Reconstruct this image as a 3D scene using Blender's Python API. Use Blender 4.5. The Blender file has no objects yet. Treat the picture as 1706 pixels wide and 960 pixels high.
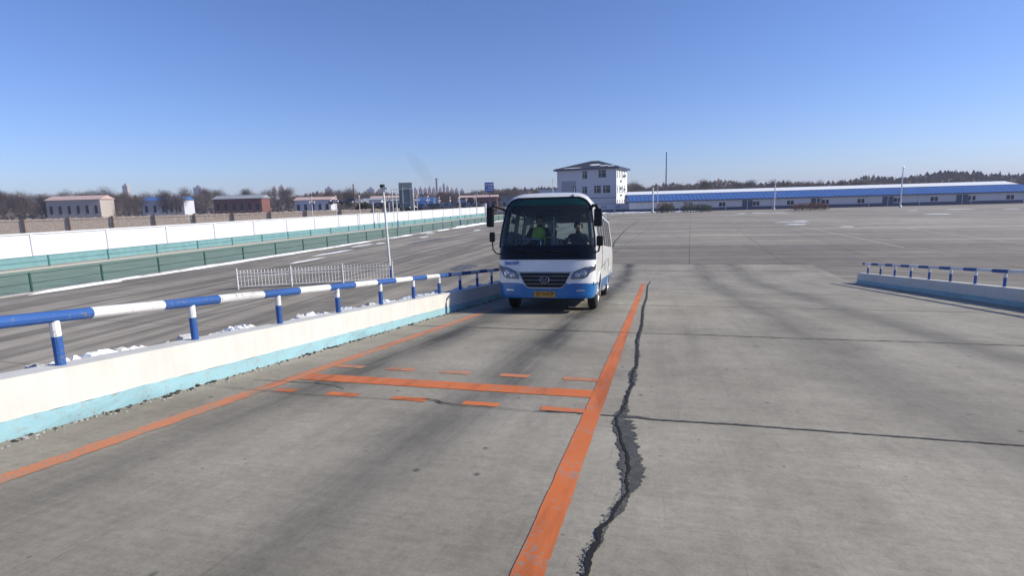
import bpy, bmesh, math, random
from mathutils import Vector, Matrix
random.seed(7)
R = math.radians
scene = bpy.context.scene
col = scene.collection

# ------------------------------------------------------------------ camera
H = 3.8185                                   # eye height over the level yard
cam_d = bpy.data.cameras.new('camera'); cam = bpy.data.objects.new('camera', cam_d); col.objects.link(cam)
fw = Vector((-0.25253, 0.95479, -0.15684)); rt = Vector((0.96750, 0.25140, -0.02735)); up = Vector((-0.01332, 0.15865, 0.98724))
cam.matrix_world = Matrix(((rt.x, up.x, -fw.x, 0), (rt.y, up.y, -fw.y, 0), (rt.z, up.z, -fw.z, H), (0, 0, 0, 1)))
cam_d.sensor_width = 36; cam_d.lens = 916.8 / 1706 * 36
cam_d.clip_start = 0.05; cam_d.clip_end = 9000
scene.camera = cam

# ------------------------------------------------------------------ light
SUN_EL, SUN_AZ = R(31), math.atan2(0.205, 0.979)      # azimuth measured from +X towards +Y
w = bpy.data.worlds.new('World'); scene.world = w; w.use_nodes = True
nt = w.node_tree; nt.nodes.clear()
sky = nt.nodes.new('ShaderNodeTexSky'); sky.sky_type = 'NISHITA'; sky.sun_disc = False
sky.sun_elevation = SUN_EL; sky.sun_rotation = math.pi / 2 - SUN_AZ
sky.altitude = 150; sky.air_density = 1.0; sky.dust_density = 0.25; sky.ozone_density = 2.5
bg = nt.nodes.new('ShaderNodeBackground'); bg.inputs['Strength'].default_value = 0.081
wo = nt.nodes.new('ShaderNodeOutputWorld')
tint = nt.nodes.new('ShaderNodeMix'); tint.data_type = 'RGBA'; tint.blend_type = 'MULTIPLY'; tint.inputs[0].default_value = 1; tint.inputs[7].default_value = (.82, .96, 1.42, 1)
nt.links.new(sky.outputs[0], tint.inputs[6]); nt.links.new(tint.outputs[2], bg.inputs[0]); nt.links.new(bg.outputs[0], wo.inputs[0])
sd = bpy.data.lights.new('sun', 'SUN'); sd.energy = 4.6; sd.angle = R(0.55); sd.color = (1.0, 0.94, 0.80)
so = bpy.data.objects.new('sun', sd); col.objects.link(so)
sdir = Vector((math.cos(SUN_AZ) * math.cos(SUN_EL), math.sin(SUN_AZ) * math.cos(SUN_EL), math.sin(SUN_EL)))
so.rotation_euler = sdir.to_track_quat('Z', 'Y').to_euler(); so.location = sdir * 60
vs = scene.view_settings; vs.view_transform = 'Standard'; vs.look = 'None'; vs.exposure = 0.36; vs.gamma = 1
scene.render.engine = 'CYCLES'
scene.cycles.volume_bounces = 0; scene.cycles.transparent_max_bounces = 16

# ------------------------------------------------------------------ materials
class NT:
    def __init__(s, name):
        s.m = bpy.data.materials.new(name); s.m.use_nodes = True; s.t = s.m.node_tree
        s.b = s.t.nodes['Principled BSDF']
    def n(s, k, **kw):
        q = s.t.nodes.new(k)
        for a, v in kw.items():
            if hasattr(q, a): setattr(q, a, v)
            else: q.inputs[a].default_value = v
        return q
    def l(s, a, b): s.t.links.new(a, b)
def coords(N, scale=(1, 1, 1), rot=(0, 0, 0)):
    c = N.n('ShaderNodeTexCoord'); m = N.n('ShaderNodeMapping'); m.inputs['Scale'].default_value = scale; m.inputs['Rotation'].default_value = rot
    N.l(c.outputs['Object'], m.inputs[0]); return m.outputs[0]
def noise(N, vec, scale, detail=6, rough=.6):
    q = N.n('ShaderNodeTexNoise'); q.inputs['Scale'].default_value = scale; q.inputs['Detail'].default_value = detail; q.inputs['Roughness'].default_value = rough
    N.l(vec, q.inputs['Vector']); return q.outputs['Fac']
def ramp(N, fac, stops):
    q = N.n('ShaderNodeValToRGB'); e = q.color_ramp.elements
    while len(e) < len(stops): e.new(.5)
    for i, (p, c) in enumerate(stops):
        e[i].position = p; e[i].color = (c, c, c, 1) if not isinstance(c, tuple) else (*c, 1)
    N.l(fac, q.inputs[0]); return q.outputs[0]
def mixc(N, fac, a, b, mode='MIX'):
    q = N.n('ShaderNodeMix'); q.data_type = 'RGBA'; q.blend_type = mode
    def put(sock, v):
        if isinstance(v, (int, float)): sock.default_value = v
        elif isinstance(v, tuple): sock.default_value = (*v, 1)
        else: N.l(v, sock)
    put(q.inputs[0], fac); put(q.inputs[6], a); put(q.inputs[7], b); return q.outputs[2]
def bump(N, h, strength, dist=.01):
    q = N.n('ShaderNodeBump'); q.inputs['Strength'].default_value = strength; q.inputs['Distance'].default_value = dist
    N.l(h, q.inputs['Height']); N.l(q.outputs[0], N.b.inputs['Normal'])
def mat(name, c, rough=.6, metal=0, var=.12, scale=3, coat=0, bmp=0, spec=.5, emit=None):
    N = NT(name); v = coords(N); f = noise(N, v, scale)
    r = ramp(N, f, [(.3, 1 - var), (.7, 1 + var)])
    cc = mixc(N, 1.0, tuple(c), r, 'MULTIPLY'); N.l(cc, N.b.inputs['Base Color'])
    N.b.inputs['Roughness'].default_value = rough; N.b.inputs['Metallic'].default_value = metal
    N.b.inputs['Coat Weight'].default_value = coat; N.b.inputs['Specular IOR Level'].default_value = spec
    if bmp: bump(N, noise(N, v, scale * 6), bmp)
    return N.m
def glass(name, tint, refl_rough=.02, ior=1.5, dirt=.04, dc=(.35, .4, .42)):
    N = NT(name); N.t.nodes.remove(N.b)
    tr = N.n('ShaderNodeBsdfTransparent'); tr.inputs[0].default_value = (*tint, 1)
    gl = N.n('ShaderNodeBsdfGlossy'); gl.inputs['Roughness'].default_value = refl_rough
    df = N.n('ShaderNodeBsdfDiffuse'); df.inputs[0].default_value = (*dc, 1)
    fr = N.n('ShaderNodeFresnel'); fr.inputs[0].default_value = ior
    m1 = N.n('ShaderNodeMixShader'); m1.inputs[0].default_value = dirt; m2 = N.n('ShaderNodeMixShader')
    N.l(tr.outputs[0], m1.inputs[1]); N.l(df.outputs[0], m1.inputs[2])
    N.l(fr.outputs[0], m2.inputs[0]); N.l(m1.outputs[0], m2.inputs[1]); N.l(gl.outputs[0], m2.inputs[2])
    N.l(m2.outputs[0], N.t.nodes['Material Output'].inputs[0]); return N.m

def ramp_concrete():
    N = NT('ramp concrete'); b = N.b
    v = coords(N); big = noise(N, v, .45, 4); med = noise(N, v, 2.6, 8, .65)
    st = noise(N, coords(N, (2.2, .12, 1)), 1.3, 5, .6); fine = noise(N, v, 60, 4, .7)
    spk = noise(N, v, 170, 2, .5)
    base = mixc(N, ramp(N, big, [(.3, 0), (.7, 1)]), (.228, .207, .165), (.33, .303, .248))
    base = mixc(N, 1.0, base, ramp(N, med, [(.25, .82), (.5, 1), (.78, 1.12)]), 'MULTIPLY')
    base = mixc(N, 1.0, base, ramp(N, fine, [(.3, .9), (.7, 1.1)]), 'MULTIPLY')
    base = mixc(N, 1.0, base, ramp(N, spk, [(.28, .72), (.36, 1), (1, 1)]), 'MULTIPLY')
    # tyre-darkened wheel paths (at x = -1.55 and x = -3.2), fading in and out along the slope
    sx = N.n('ShaderNodeSeparateXYZ'); tc = N.n('ShaderNodeTexCoord'); N.l(tc.outputs['Object'], sx.inputs[0])
    wob = N.n('ShaderNodeMath', operation='MULTIPLY_ADD'); N.l(noise(N, coords(N, (.3, .35, 1)), 1, 3), wob.inputs[0]); wob.inputs[1].default_value = .7; N.l(sx.outputs[0], wob.inputs[2])
    tot = None
    for cx, wd, am in ((-1.47 + .35, .33, 1.25), (-3.12 + .35, .32, 1.2), (2.6, .4, .6), (4.4, .4, .6)):
        d = N.n('ShaderNodeMath', operation='SUBTRACT'); N.l(wob.outputs[0], d.inputs[0]); d.inputs[1].default_value = cx
        q = N.n('ShaderNodeMath', operation='DIVIDE'); N.l(d.outputs[0], q.inputs[0]); q.inputs[1].default_value = wd
        s2 = N.n('ShaderNodeMath', operation='POWER'); ab = N.n('ShaderNodeMath', operation='ABSOLUTE'); N.l(q.outputs[0], ab.inputs[0]); N.l(ab.outputs[0], s2.inputs[0]); s2.inputs[1].default_value = 2
        g = N.n('ShaderNodeMath', operation='MULTIPLY'); N.l(s2.outputs[0], g.inputs[0]); g.inputs[1].default_value = -1
        e = N.n('ShaderNodeMath', operation='EXPONENT'); N.l(g.outputs[0], e.inputs[0])
        k = N.n('ShaderNodeMath', operation='MULTIPLY'); N.l(e.outputs[0], k.inputs[0]); k.inputs[1].default_value = am
        if tot is None: tot = k.outputs[0]
        else:
            a = N.n('ShaderNodeMath', operation='ADD'); N.l(tot, a.inputs[0]); N.l(k.outputs[0], a.inputs[1]); tot = a.outputs[0]
    # stronger lower on the slope, where tyres slip
    yr = N.n('ShaderNodeMapRange'); N.l(sx.outputs[1], yr.inputs[0]); yr.inputs[1].default_value = 1.5; yr.inputs[2].default_value = 7.5; yr.inputs[3].default_value = .30; yr.inputs[4].default_value = .72
    a = N.n('ShaderNodeMath', operation='MULTIPLY', use_clamp=True); N.l(tot, a.inputs[0]); N.l(yr.outputs[0], a.inputs[1])
    a2 = N.n('ShaderNodeMath', operation='MULTIPLY'); N.l(a.outputs[0], a2.inputs[0]); N.l(ramp(N, noise(N, coords(N, (1.1, .35, 1)), 1.4, 5), [(.3, .62), (.58, 1.12)]), a2.inputs[1])
    fs_ = ramp(N, noise(N, coords(N, (9, .12, 1)), 1.5, 5, .7), [(.3, .72), (.6, 1.12)])
    a3 = N.n('ShaderNodeMath', operation='MULTIPLY'); N.l(a2.outputs[0], a3.inputs[0]); N.l(fs_, a3.inputs[1])
    base = mixc(N, a3.outputs[0], base, (.062, .06, .055))
    base = mixc(N, 1.0, base, ramp(N, st, [(.25, .84), (.5, 1), (.8, 1.08)]), 'MULTIPLY')
    brs = noise(N, coords(N, (.6, 14, 1)), 2.2, 4, .6); scr = noise(N, coords(N, (16, .5, 1), (0, 0, R(4))), 2.4, 6, .75)
    base = mixc(N, 1.0, base, ramp(N, brs, [(.3, .93), (.7, 1.06)]), 'MULTIPLY')
    base = mixc(N, 1.0, base, ramp(N, scr, [(.32, .84), (.42, 1), (.62, 1), (.7, 1.08)]), 'MULTIPLY')
    # small oil spots
    vo = N.n('ShaderNodeTexVoronoi'); vo.inputs['Scale'].default_value = 2.6; N.l(coords(N, (1, .8, 1)), vo.inputs['Vector'])
    base = mixc(N, ramp(N, vo.outputs['Distance'], [(.03, .8), (.07, 0)]), base, (.05, .05, .05))
    vo2 = N.n('ShaderNodeTexVoronoi'); vo2.inputs['Scale'].default_value = 9; N.l(coords(N, (1, 1, 1), (0, 0, .7)), vo2.inputs['Vector'])
    dm = N.n('ShaderNodeMath', operation='MULTIPLY'); N.l(ramp(N, vo2.outputs['Distance'], [(.05, .8), (.13, 0)]), dm.inputs[0]); N.l(ramp(N, noise(N, v, 1.3, 3), [(.52, 0), (.6, 1)]), dm.inputs[1])
    base = mixc(N, dm.outputs[0], base, (.07, .068, .06))
    mot = noise(N, coords(N, (1, 1, 1)), 16, 6, .75)
    base = mixc(N, 1.0, base, ramp(N, mot, [(.3, .84), (.5, 1), (.7, 1.13)]), 'MULTIPLY')
    N.l(base, b.inputs['Base Color']); b.inputs['Roughness'].default_value = .82; b.inputs['Specular IOR Level'].default_value = .3
    bump(N, fine, .35, .004); return N.m

def yard_ground():
    N = NT('yard concrete'); b = N.b; v = coords(N)
    big = noise(N, v, .05, 5); med = noise(N, v, .8, 7, .6); fine = noise(N, v, 14, 4, .7)
    base = mixc(N, ramp(N, big, [(.35, 0), (.65, 1)]), (.255, .228, .186), (.345, .31, .256))
    base = mixc(N, 1.0, base, ramp(N, med, [(.3, .87), (.7, 1.12)]), 'MULTIPLY')
    base = mixc(N, 1.0, base, ramp(N, fine, [(.3, .93), (.7, 1.07)]), 'MULTIPLY')
    # long tyre streaks: along the yard (Y) on the left, across (X) beyond the slope
    s1 = noise(N, coords(N, (.32, .012, 1), (0, 0, R(2))), 1.6, 5, .62)
    s2 = noise(N, coords(N, (.01, .16, 1), (0, 0, R(-4))), 1.2, 5, .6)
    m1 = ramp(N, s1, [(.44, 1.03), (.49, .7), (.53, .58), (.575, 1.03)]); m2 = ramp(N, s2, [(.42, 1.06), (.5, .78), (.56, .70), (.64, 1.04)])
    sx = N.n('ShaderNodeSeparateXYZ'); tc = N.n('ShaderNodeTexCoord'); N.l(tc.outputs['Object'], sx.inputs[0])
    mr = N.n('ShaderNodeMapRange'); N.l(sx.outputs[0], mr.inputs[0]); mr.inputs[1].default_value = -12; mr.inputs[2].default_value = -5
    base = mixc(N, 1.0, base, mixc(N, mr.outputs[0], m1, m2), 'MULTIPLY')
    # older, darker surfacing across the yard just beyond the foot of the slope
    wy = N.n('ShaderNodeMath', operation='MULTIPLY_ADD'); N.l(noise(N, coords(N, (.08, .3, 1)), 1, 5), wy.inputs[0]); wy.inputs[1].default_value = 9; N.l(sx.outputs[1], wy.inputs[2])
    nrm = N.n('ShaderNodeMath', operation='MULTIPLY'); N.l(wy.outputs[0], nrm.inputs[0]); nrm.inputs[1].default_value = .01
    bandm = ramp(N, nrm.outputs[0], [(.30, 1), (.37, .80), (.45, .80), (.56, 1.04)])
    base = mixc(N, 1.0, base, mixc(N, mr.outputs[0], (1, 1, 1), bandm), 'MULTIPLY')
    br = N.n('ShaderNodeTexBrick'); br.offset = 0; br.inputs['Scale'].default_value = 1; br.inputs['Brick Width'].default_value = 5; br.inputs['Row Height'].default_value = 4.6; br.inputs['Mortar Size'].default_value = .035; br.inputs['Mortar Smooth'].default_value = .3
    N.l(coords(N, (1, 1, 1), (0, 0, R(3.2))), br.inputs['Vector']); br.inputs['Color1'].default_value = (1, 1, 1, 1); br.inputs['Color2'].default_value = (.90, .90, .91, 1); br.inputs['Mortar'].default_value = (.55, .55, .55, 1)
    base = mixc(N, 1.0, base, br.outputs['Color'], 'MULTIPLY')
    # beyond the yard: dry earth
    mr2 = N.n('ShaderNodeMapRange'); N.l(sx.outputs[0], mr2.inputs[0]); mr2.inputs[1].default_value = -47; mr2.inputs[2].default_value = -45
    earth = mixc(N, med, (.13, .105, .085), (.2, .165, .135))
    base = mixc(N, mr2.outputs[0], earth, base)
    N.l(base, b.inputs['Base Color']); b.inputs['Roughness'].default_value = .85; b.inputs['Specular IOR Level'].default_value = .3
    bump(N, fine, .3, .01); return N.m

def worn_paint(name, c, under, worn=.2, scale=5):
    N = NT(name); v = coords(N); f = noise(N, v, scale, 8, .7); g = noise(N, v, 40, 4, .7); w_ = noise(N, coords(N, (1, .5, 1)), 1.1, 3)
    base = mixc(N, 1.0, tuple(c), ramp(N, w_, [(.3, .86), (.7, 1.08)]), 'MULTIPLY')
    a = N.n('ShaderNodeMath', operation='MULTIPLY'); N.l(f, a.inputs[0]); N.l(g, a.inputs[1])
    base = mixc(N, ramp(N, a.outputs[0], [(worn - .03, .85), (worn + .03, .05)]), base, tuple(under))
    tyre = ramp(N, noise(N, coords(N, (2.4, .25, 1)), 1.6, 5, .65), [(.36, .70), (.5, 1), (1, 1)])
    base = mixc(N, 1.0, base, tyre, 'MULTIPLY')
    N.l(base, N.b.inputs['Base Color']); N.b.inputs['Roughness'].default_value = .7; N.b.inputs['Specular IOR Level'].default_value = .35
    return N.m
def wall_mat():
    N = NT('painted wall'); v = coords(N); f = noise(N, v, 2.2, 8, .65); g = noise(N, coords(N, (1, 1, 3)), 7, 8, .7)
    st = noise(N, coords(N, (.5, 6, .5)), 1.4, 5, .6)
    base = mixc(N, ramp(N, f, [(.3, 0), (.7, 1)]), (.52, .505, .47), (.60, .59, .555))
    base = mixc(N, 1.0, base, ramp(N, st, [(.3, .94), (.6, 1.03)]), 'MULTIPLY')
    base = mixc(N, ramp(N, g, [(.26, .6), (.33, 0)]), base, (.34, .33, .31))
    N.l(base, N.b.inputs['Base Color']); N.b.inputs['Roughness'].default_value = .75; bump(N, f, .2, .01); return N.m

M = {}
M['ramp'] = ramp_concrete(); M['yard'] = yard_ground()
M['orange'] = worn_paint('orange road paint', (.58, .145, .033), (.27, .24, .20), .182)
M['orange_faded'] = worn_paint('faded orange road paint', (.56, .19, .08), (.26, .23, .18), .225)
M['seal'] = mat('crack sealant', (.058, .058, .056), .85, var=.45, scale=14, bmp=.4)
M['crack'] = mat('open crack', (.006, .006, .006), .95, var=.3, scale=20)
M['joint'] = mat('joint filler', (.03, .03, .029), .9, var=.35, scale=6)
M['crumbs'] = mat('concrete crumbs', (.20, .195, .18), .95, var=.5, scale=60)
M['rubble'] = mat('broken concrete', (.34, .33, .31), .9, var=.3, scale=30, bmp=.5)
M['wall'] = wall_mat()
M['cyan'] = worn_paint('flaking pale blue paint', (.27, .47, .53), (.3, .31, .3), .19, 9)
M['white_rail'] = worn_paint('white rail paint', (.72, .72, .72), (.20, .11, .07), .165, 9)
M['blue_rail'] = worn_paint('blue rail paint', (.02, .09, .31), (.16, .15, .15), .165, 9)
M['navy'] = mat('navy pole paint', (.018, .06, .22), .4)
M['snow'] = mat('old snow', (.74, .76, .79), .8, var=.12, scale=6, bmp=.5)
M['dirty_snow'] = mat('dirty snow', (.50, .49, .48), .85, var=.3, scale=5, bmp=.6)
M['galv'] = mat('galvanised steel', (.55, .57, .6), .4, .5)
M['dgreen'] = mat('dark green steel', (.02, .075, .06), .45)
M['tealfence'] = mat('teal steel', (.05, .17, .17), .45)
M['turf'] = mat('worn green paint', (.17, .245, .19), .9, var=.22, scale=.6)
M['lightwall'] = mat('whitewashed wall', (.60, .60, .63), .8, var=.06, scale=.6)
M['tealband'] = mat('pale teal skirting', (.15, .29, .31), .8, var=.15, scale=2)
M['wood'] = mat('weathered boards', (.50, .41, .33), .85, var=.2, scale=2)
M['twig'] = mat('bare twigs', (.12, .095, .08), .95, var=.2)
M['bark'] = mat('bark', (.10, .08, .065), .95, var=.2)
M['hedge'] = mat('winter hedge', (.055, .065, .035), .95, var=.3, scale=2)
M['shrub'] = mat('shrub leaves', (.07, .09, .04), .95, var=.3, scale=2)
M['rust'] = mat('rusty leaves', (.19, .09, .055), .95, var=.3, scale=2)
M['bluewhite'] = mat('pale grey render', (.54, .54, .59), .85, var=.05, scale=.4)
M['brightwall'] = mat('white and sunlit render', (.78, .78, .78), .8, var=.05, scale=.4)
M['roofblue'] = mat('dark slate blue roof', (.018, .03, .05), .8, var=.15, scale=1, spec=.2)
M['fascia'] = mat('dark blue fascia', (.022, .05, .12), .5)
M['winglass'] = mat('dark window glass', (.012, .02, .04), .25, var=.05, spec=.2)
M['winframe'] = mat('white window frame', (.68, .7, .73), .5)
M['corrug'] = mat('blue metal roofing', (.05, .14, .38), .35, var=.15, scale=.5)
M['redbrown'] = mat('dark red brick', (.17, .07, .06), .9, var=.2, scale=1)
M['pinkroof'] = mat('pale tile roof', (.50, .36, .33), .9, var=.1, scale=1)
M['tower'] = mat('beige tower render', (.42, .37, .34), .9, var=.1, scale=.02)
M['towergrey'] = mat('grey tower render', (.27, .30, .34), .9, var=.1, scale=.02)
M['signback'] = mat('grey sign back', (.16, .19, .20), .5, .2, var=.06)
M['signblue'] = mat('blue sign face', (.015, .06, .33), .4)
M['black'] = mat('black plastic', (.006, .006, .007), .35, spec=.25)
M['frit'] = mat('black printed glass', (.004, .005, .007), .12, spec=.3)
M['rubber'] = mat('tyre rubber', (.02, .02, .02), .85, var=.25, scale=12)
M['rim'] = mat('steel wheel', (.50, .50, .50), .35, .7)
M['dullchrome'] = mat('dull grille metal', (.30, .31, .33), .35, .8)
M['chrome'] = mat('chrome trim', (.62, .64, .66), .18, .9, var=.05)
M['bwhite'] = mat('bus white paint', (.66, .665, .66), .28, var=.09, scale=3.5, coat=.4)
M['bblue'] = mat('bus blue paint', (.002, .125, .37), .3, var=.06, scale=2, coat=.4)
M['greypanel'] = mat('grey window panel', (.36, .36, .38), .4, var=.06, scale=2)
M['glass'] = glass('windscreen glass', (.76, .90, .90), dirt=.03)
M['glassband'] = glass('windscreen sun strip', (.14, .32, .31), dirt=.5, dc=(.02, .10, .09))
M['glassside'] = glass('tinted side glass', (.66, .74, .74), dirt=.04)
M['lens'] = glass('headlamp cover', (.80, .80, .82), .03, dirt=.04)
M['lampred'] = mat('amber red lens', (.30, .07, .05), .15, coat=.5)
M['lamphouse'] = mat('headlamp housing', (.30, .28, .31), .25, .6, var=.2, scale=20)
M['bulb'] = mat('headlamp reflector', (.72, .72, .76), .12, .9, var=.05)
M['interior'] = mat('dark interior trim', (.045, .055, .065), .7)
M['ceil'] = mat('headlining', (.14, .165, .175), .8)
M['dash'] = mat('dashboard', (.05, .06, .075), .6)
M['seat'] = mat('blue grey seat cloth', (.04, .055, .09), .9)
M['seatcover'] = mat('white headrest cover', (.5, .52, .52), .9)
M['plate'] = mat('yellow number plate', (.62, .30, .012), .45, var=.05)
M['ink'] = mat('black lettering', (.02, .02, .02), .6)
M['inkblue'] = mat('blue lettering', (.01, .08, .38), .5)
M['signwhite'] = mat('white lettering', (.75, .77, .8), .6)
M['skin'] = mat('skin', (.42, .26, .19), .6)
M['hair'] = mat('black hair', (.012, .011, .011), .6)
M['jacket'] = mat('black jacket', (.016, .017, .022), .85)
M['vest'] = mat('hi vis yellow green cloth', (.50, .70, .06), .8)
M['carblack'] = mat('dark car paint', (.012, .016, .03), .2, coat=.6)
M['carwhite'] = mat('white car paint', (.6, .6, .62), .25, coat=.6)
M['carblue'] = mat('blue car paint', (.012, .02, .055), .25, coat=.6)
M['pinklamp'] = mat('pinkish white enamel', (.66, .56, .55), .5)
M['tarp'] = mat('blue sheeting', (.05, .12, .30), .45, var=.2, scale=.6)
M['brownstack'] = mat('dead stalks', (.17, .13, .07), .95, var=.3, scale=1)
M['greenshed'] = mat('pale green cladding', (.35, .45, .40), .7)
M['chimney'] = mat('chimney concrete', (.16, .17, .19), .85, var=.1)

# ------------------------------------------------------------------ mesh helpers
def tag(o, label=None, cat=None, group=None, kind=None):
    if label: o['label'] = label
    if cat: o['category'] = cat
    if group: o['group'] = group
    if kind: o['kind'] = kind
    return o
def empty(name, loc=(0, 0, 0), rot=(0, 0, 0), parent=None):
    o = bpy.data.objects.new(name, None); o.location = loc; o.rotation_euler = rot; o.empty_display_size = .3
    if parent: o.parent = parent
    col.objects.link(o); return o
class MB:
    def __init__(s): s.v = []; s.f = []; s.mi = []
    def add(s, vs, fs, mi=0):
        n = len(s.v); s.v += [tuple(a) for a in vs]; s.f += [tuple(i + n for i in f) for f in fs]; s.mi += [mi] * len(fs); return s
    def box(s, x0, x1, y0, y1, z0, z1, mi=0, T=None):
        vs = [(x, y, z) for z in (z0, z1) for y in (y0, y1) for x in (x0, x1)]
        if T: vs = [T(v) for v in vs]
        return s.add(vs, [(0, 2, 3, 1), (4, 5, 7, 6), (0, 1, 5, 4), (2, 6, 7, 3), (0, 4, 6, 2), (1, 3, 7, 5)], mi)
    def tube(s, pts, r, n=8, mi=0, cap=True, r2=None):
        pts = [Vector(p) for p in pts]; rings = []
        k = len(pts)
        for i, p in enumerate(pts):
            d = (pts[min(i + 1, k - 1)] - pts[max(i - 1, 0)]).normalized()
            a = d.cross(Vector((0, 0, 1)) if abs(d.z) < .9 else Vector((1, 0, 0))).normalized(); b = d.cross(a)
            rr = r if r2 is None else r + (r2 - r) * i / (k - 1)
            rings.append([p + (a * math.cos(t) + b * math.sin(t)) * rr for t in [2 * math.pi * j / n for j in range(n)]])
        vs = [v for q in rings for v in q]; fs = []
        for i in range(k - 1):
            for j in range(n): fs.append((i * n + j, i * n + (j + 1) % n, (i + 1) * n + (j + 1) % n, (i + 1) * n + j))
        if cap: fs += [tuple(range(n))[::-1], tuple((k - 1) * n + j for j in range(n))]
        return s.add(vs, fs, mi)
    def lathe(s, prof, c=(0, 0, 0), axis='Z', n=20, mi=0):   # prof: (radius, along)
        vs = []; fs = []
        for r_, h_ in prof:
            for j in range(n):
                t = 2 * math.pi * j / n; a, b = r_ * math.cos(t), r_ * math.sin(t)
                vs.append({'Z': (c[0] + a, c[1] + b, c[2] + h_), 'X': (c[0] + h_, c[1] + a, c[2] + b), 'Y': (c[0] + a, c[1] + h_, c[2] + b)}[axis])
        for i in range(len(prof) - 1):
            for j in range(n): fs.append((i * n + j, i * n + (j + 1) % n, (i + 1) * n + (j + 1) % n, (i + 1) * n + j))
        fs += [tuple(range(n)), tuple((len(prof) - 1) * n + j for j in range(n))]
        return s.add(vs, fs, mi)
    def build(s, name, m, parent=None, smooth=False, loc=None, rot=None):
        me = bpy.data.meshes.new(name); me.from_pydata(s.v, [], s.f)
        for k in (m if isinstance(m, (list, tuple)) else [m]): me.materials.append(k if not isinstance(k, str) else M[k])
        me.polygons.foreach_set('material_index', s.mi)
        if smooth: me.polygons.foreach_set('use_smooth', [True] * len(s.f))
        me.update()
        bm = bmesh.new(); bm.from_mesh(me); bmesh.ops.recalc_face_normals(bm, faces=bm.faces); bm.to_mesh(me); bm.free()
        o = bpy.data.objects.new(name, me); col.objects.link(o)
        if parent: o.parent = parent
        if loc: o.location = loc
        if rot: o.rotation_euler = rot
        return o
def bevel(o, w_=.01, seg=2):
    bm = bmesh.new(); bm.from_mesh(o.data)
    bmesh.ops.bevel(bm, geom=[e for e in bm.edges if len(e.link_faces) == 2 and e.calc_face_angle(0) > .6], offset=w_, segments=seg, affect='EDGES', profile=.5)
    bm.to_mesh(o.data); bm.free(); return o
def copy_tree(o, parent=None):
    c = o.copy(); col.objects.link(c)
    if parent: c.parent = parent
    for ch in [k for k in bpy.data.objects if k.parent == o and k != c]: copy_tree(ch, c)
    return c
def text_mesh(s, size, name, m, parent, loc, rot, sx=1, th=.002):
    cu = bpy.data.curves.new(name, 'FONT'); cu.body = s; cu.size = size; cu.align_x = 'CENTER'; cu.align_y = 'CENTER'; cu.extrude = th; cu.offset = size * .012
    t = bpy.data.objects.new(name, cu); col.objects.link(t)
    dg = bpy.context.evaluated_depsgraph_get(); me = bpy.data.meshes.new_from_object(t.evaluated_get(dg))
    bpy.data.objects.remove(t); me.materials.clear(); me.materials.append(M[m])
    o = bpy.data.objects.new(name, me); col.objects.link(o); o.parent = parent; o.location = loc; o.rotation_euler = rot; o.scale = (sx, 1, 1); return o

# ------------------------------------------------------------------ ground and training slope
SL = 0.09779
YF = 26.0
def rz(y):                                       # height of the slope surface
    if y <= -6: return 2.5425 + SL * 6
    z = 2.5425 - SL * y
    k = 1.2                                      # eased foot
    if y > YF + k: return 0.0
    if y > YF - k: t = YF + k - y; return SL * t * t / (4 * k)
    return z
XL, XR = -4.25, 8.0
g = MB(); g.add([(-4000, -300, 0), (4000, -300, 0), (4000, 6000, 0), (-4000, 6000, 0)], [(0, 1, 2, 3)])
tag(g.build('ground', 'yard'), kind='structure')
ys = [-30, -6] + [i * .5 - 6 for i in range(1, 62)] + [25 + i * .15 for i in range(1, 16)]
ys = sorted(set([y for y in ys if y <= YF + 1.25] + [28.5, 30, 32.4]))
g = MB(); vs = []
for y in ys:
    for x in (XL, XR): vs.append((x, y, rz(y) + .006))
g.add(vs, [(2 * i, 2 * i + 1, 2 * i + 3, 2 * i + 2) for i in range(len(ys) - 1)])
tag(g.build('slope_pavement', 'ramp'), kind='structure')

def strip(name, left, right, m, dz, parent=None):
    g = MB(); vs = []
    for a, b in zip(left, right): vs += [(a[0], a[1], rz(a[1]) + .006 + dz), (b[0], b[1], rz(b[1]) + .006 + dz)]
    g.add(vs, [(2 * i, 2 * i + 1, 2 * i + 3, 2 * i + 2) for i in range(len(left) - 1)])
    return g
# painted markings
yy = [-6 + i * .09 for i in range(0, 325)]
yy = [y for y in yy if y < 22.7] + [22.9]
jit = lambda s: random.uniform(-s, s)
tag(strip('lane_line', [(-.537 + jit(.003), y) for y in yy], [(-.405 + jit(.0035), y) for y in yy], 'orange', .004).build('lane_line', 'orange'), kind='structure')
yl = [y for y in yy if y < 11.6]
tag(strip('edge_line', [(-3.625 + jit(.008), y) for y in yl], [(-3.47 + jit(.008), y) for y in yl], 'orange_faded', .004).build('edge_line', 'orange_faded'), kind='structure')
g = MB(); xs = [-3.47 + i * (3.47 - .537) / 60 for i in range(61)]; vs = []
for x in xs:
    for y in (4.60 + jit(.004), 4.865 + jit(.004)): vs.append((x, y, rz(y) + .010))
g.add(vs, [(2 * i, 2 * i + 2, 2 * i + 3, 2 * i + 1) for i in range(60)])
tag(g.build('stop_line', 'orange'), kind='structure')
for row, y0, y1, xx, mm in (('near', 4.13, 4.24, [(-3.4, -3.2), (-2.86, -2.56), (-2.22, -1.895), (-1.56, -1.25), (-.89, -.537)], 'orange'),
                       ('far', 5.215, 5.35, [(-3.46, -3.13), (-2.83, -2.52), (-2.2, -1.89), (-1.55, -1.245), (-.885, -.537)], 'orange_faded')):
    g = MB()
    for a, b in xx: g.add([(a, y0, rz(y0) + .010), (b, y0, rz(y0) + .010), (b + .01, y1, rz(y1) + .010), (a, y1, rz(y1) + .010)], [(0, 1, 2, 3)])
    tag(g.build('dashed_line', mm), kind='structure')

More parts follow.
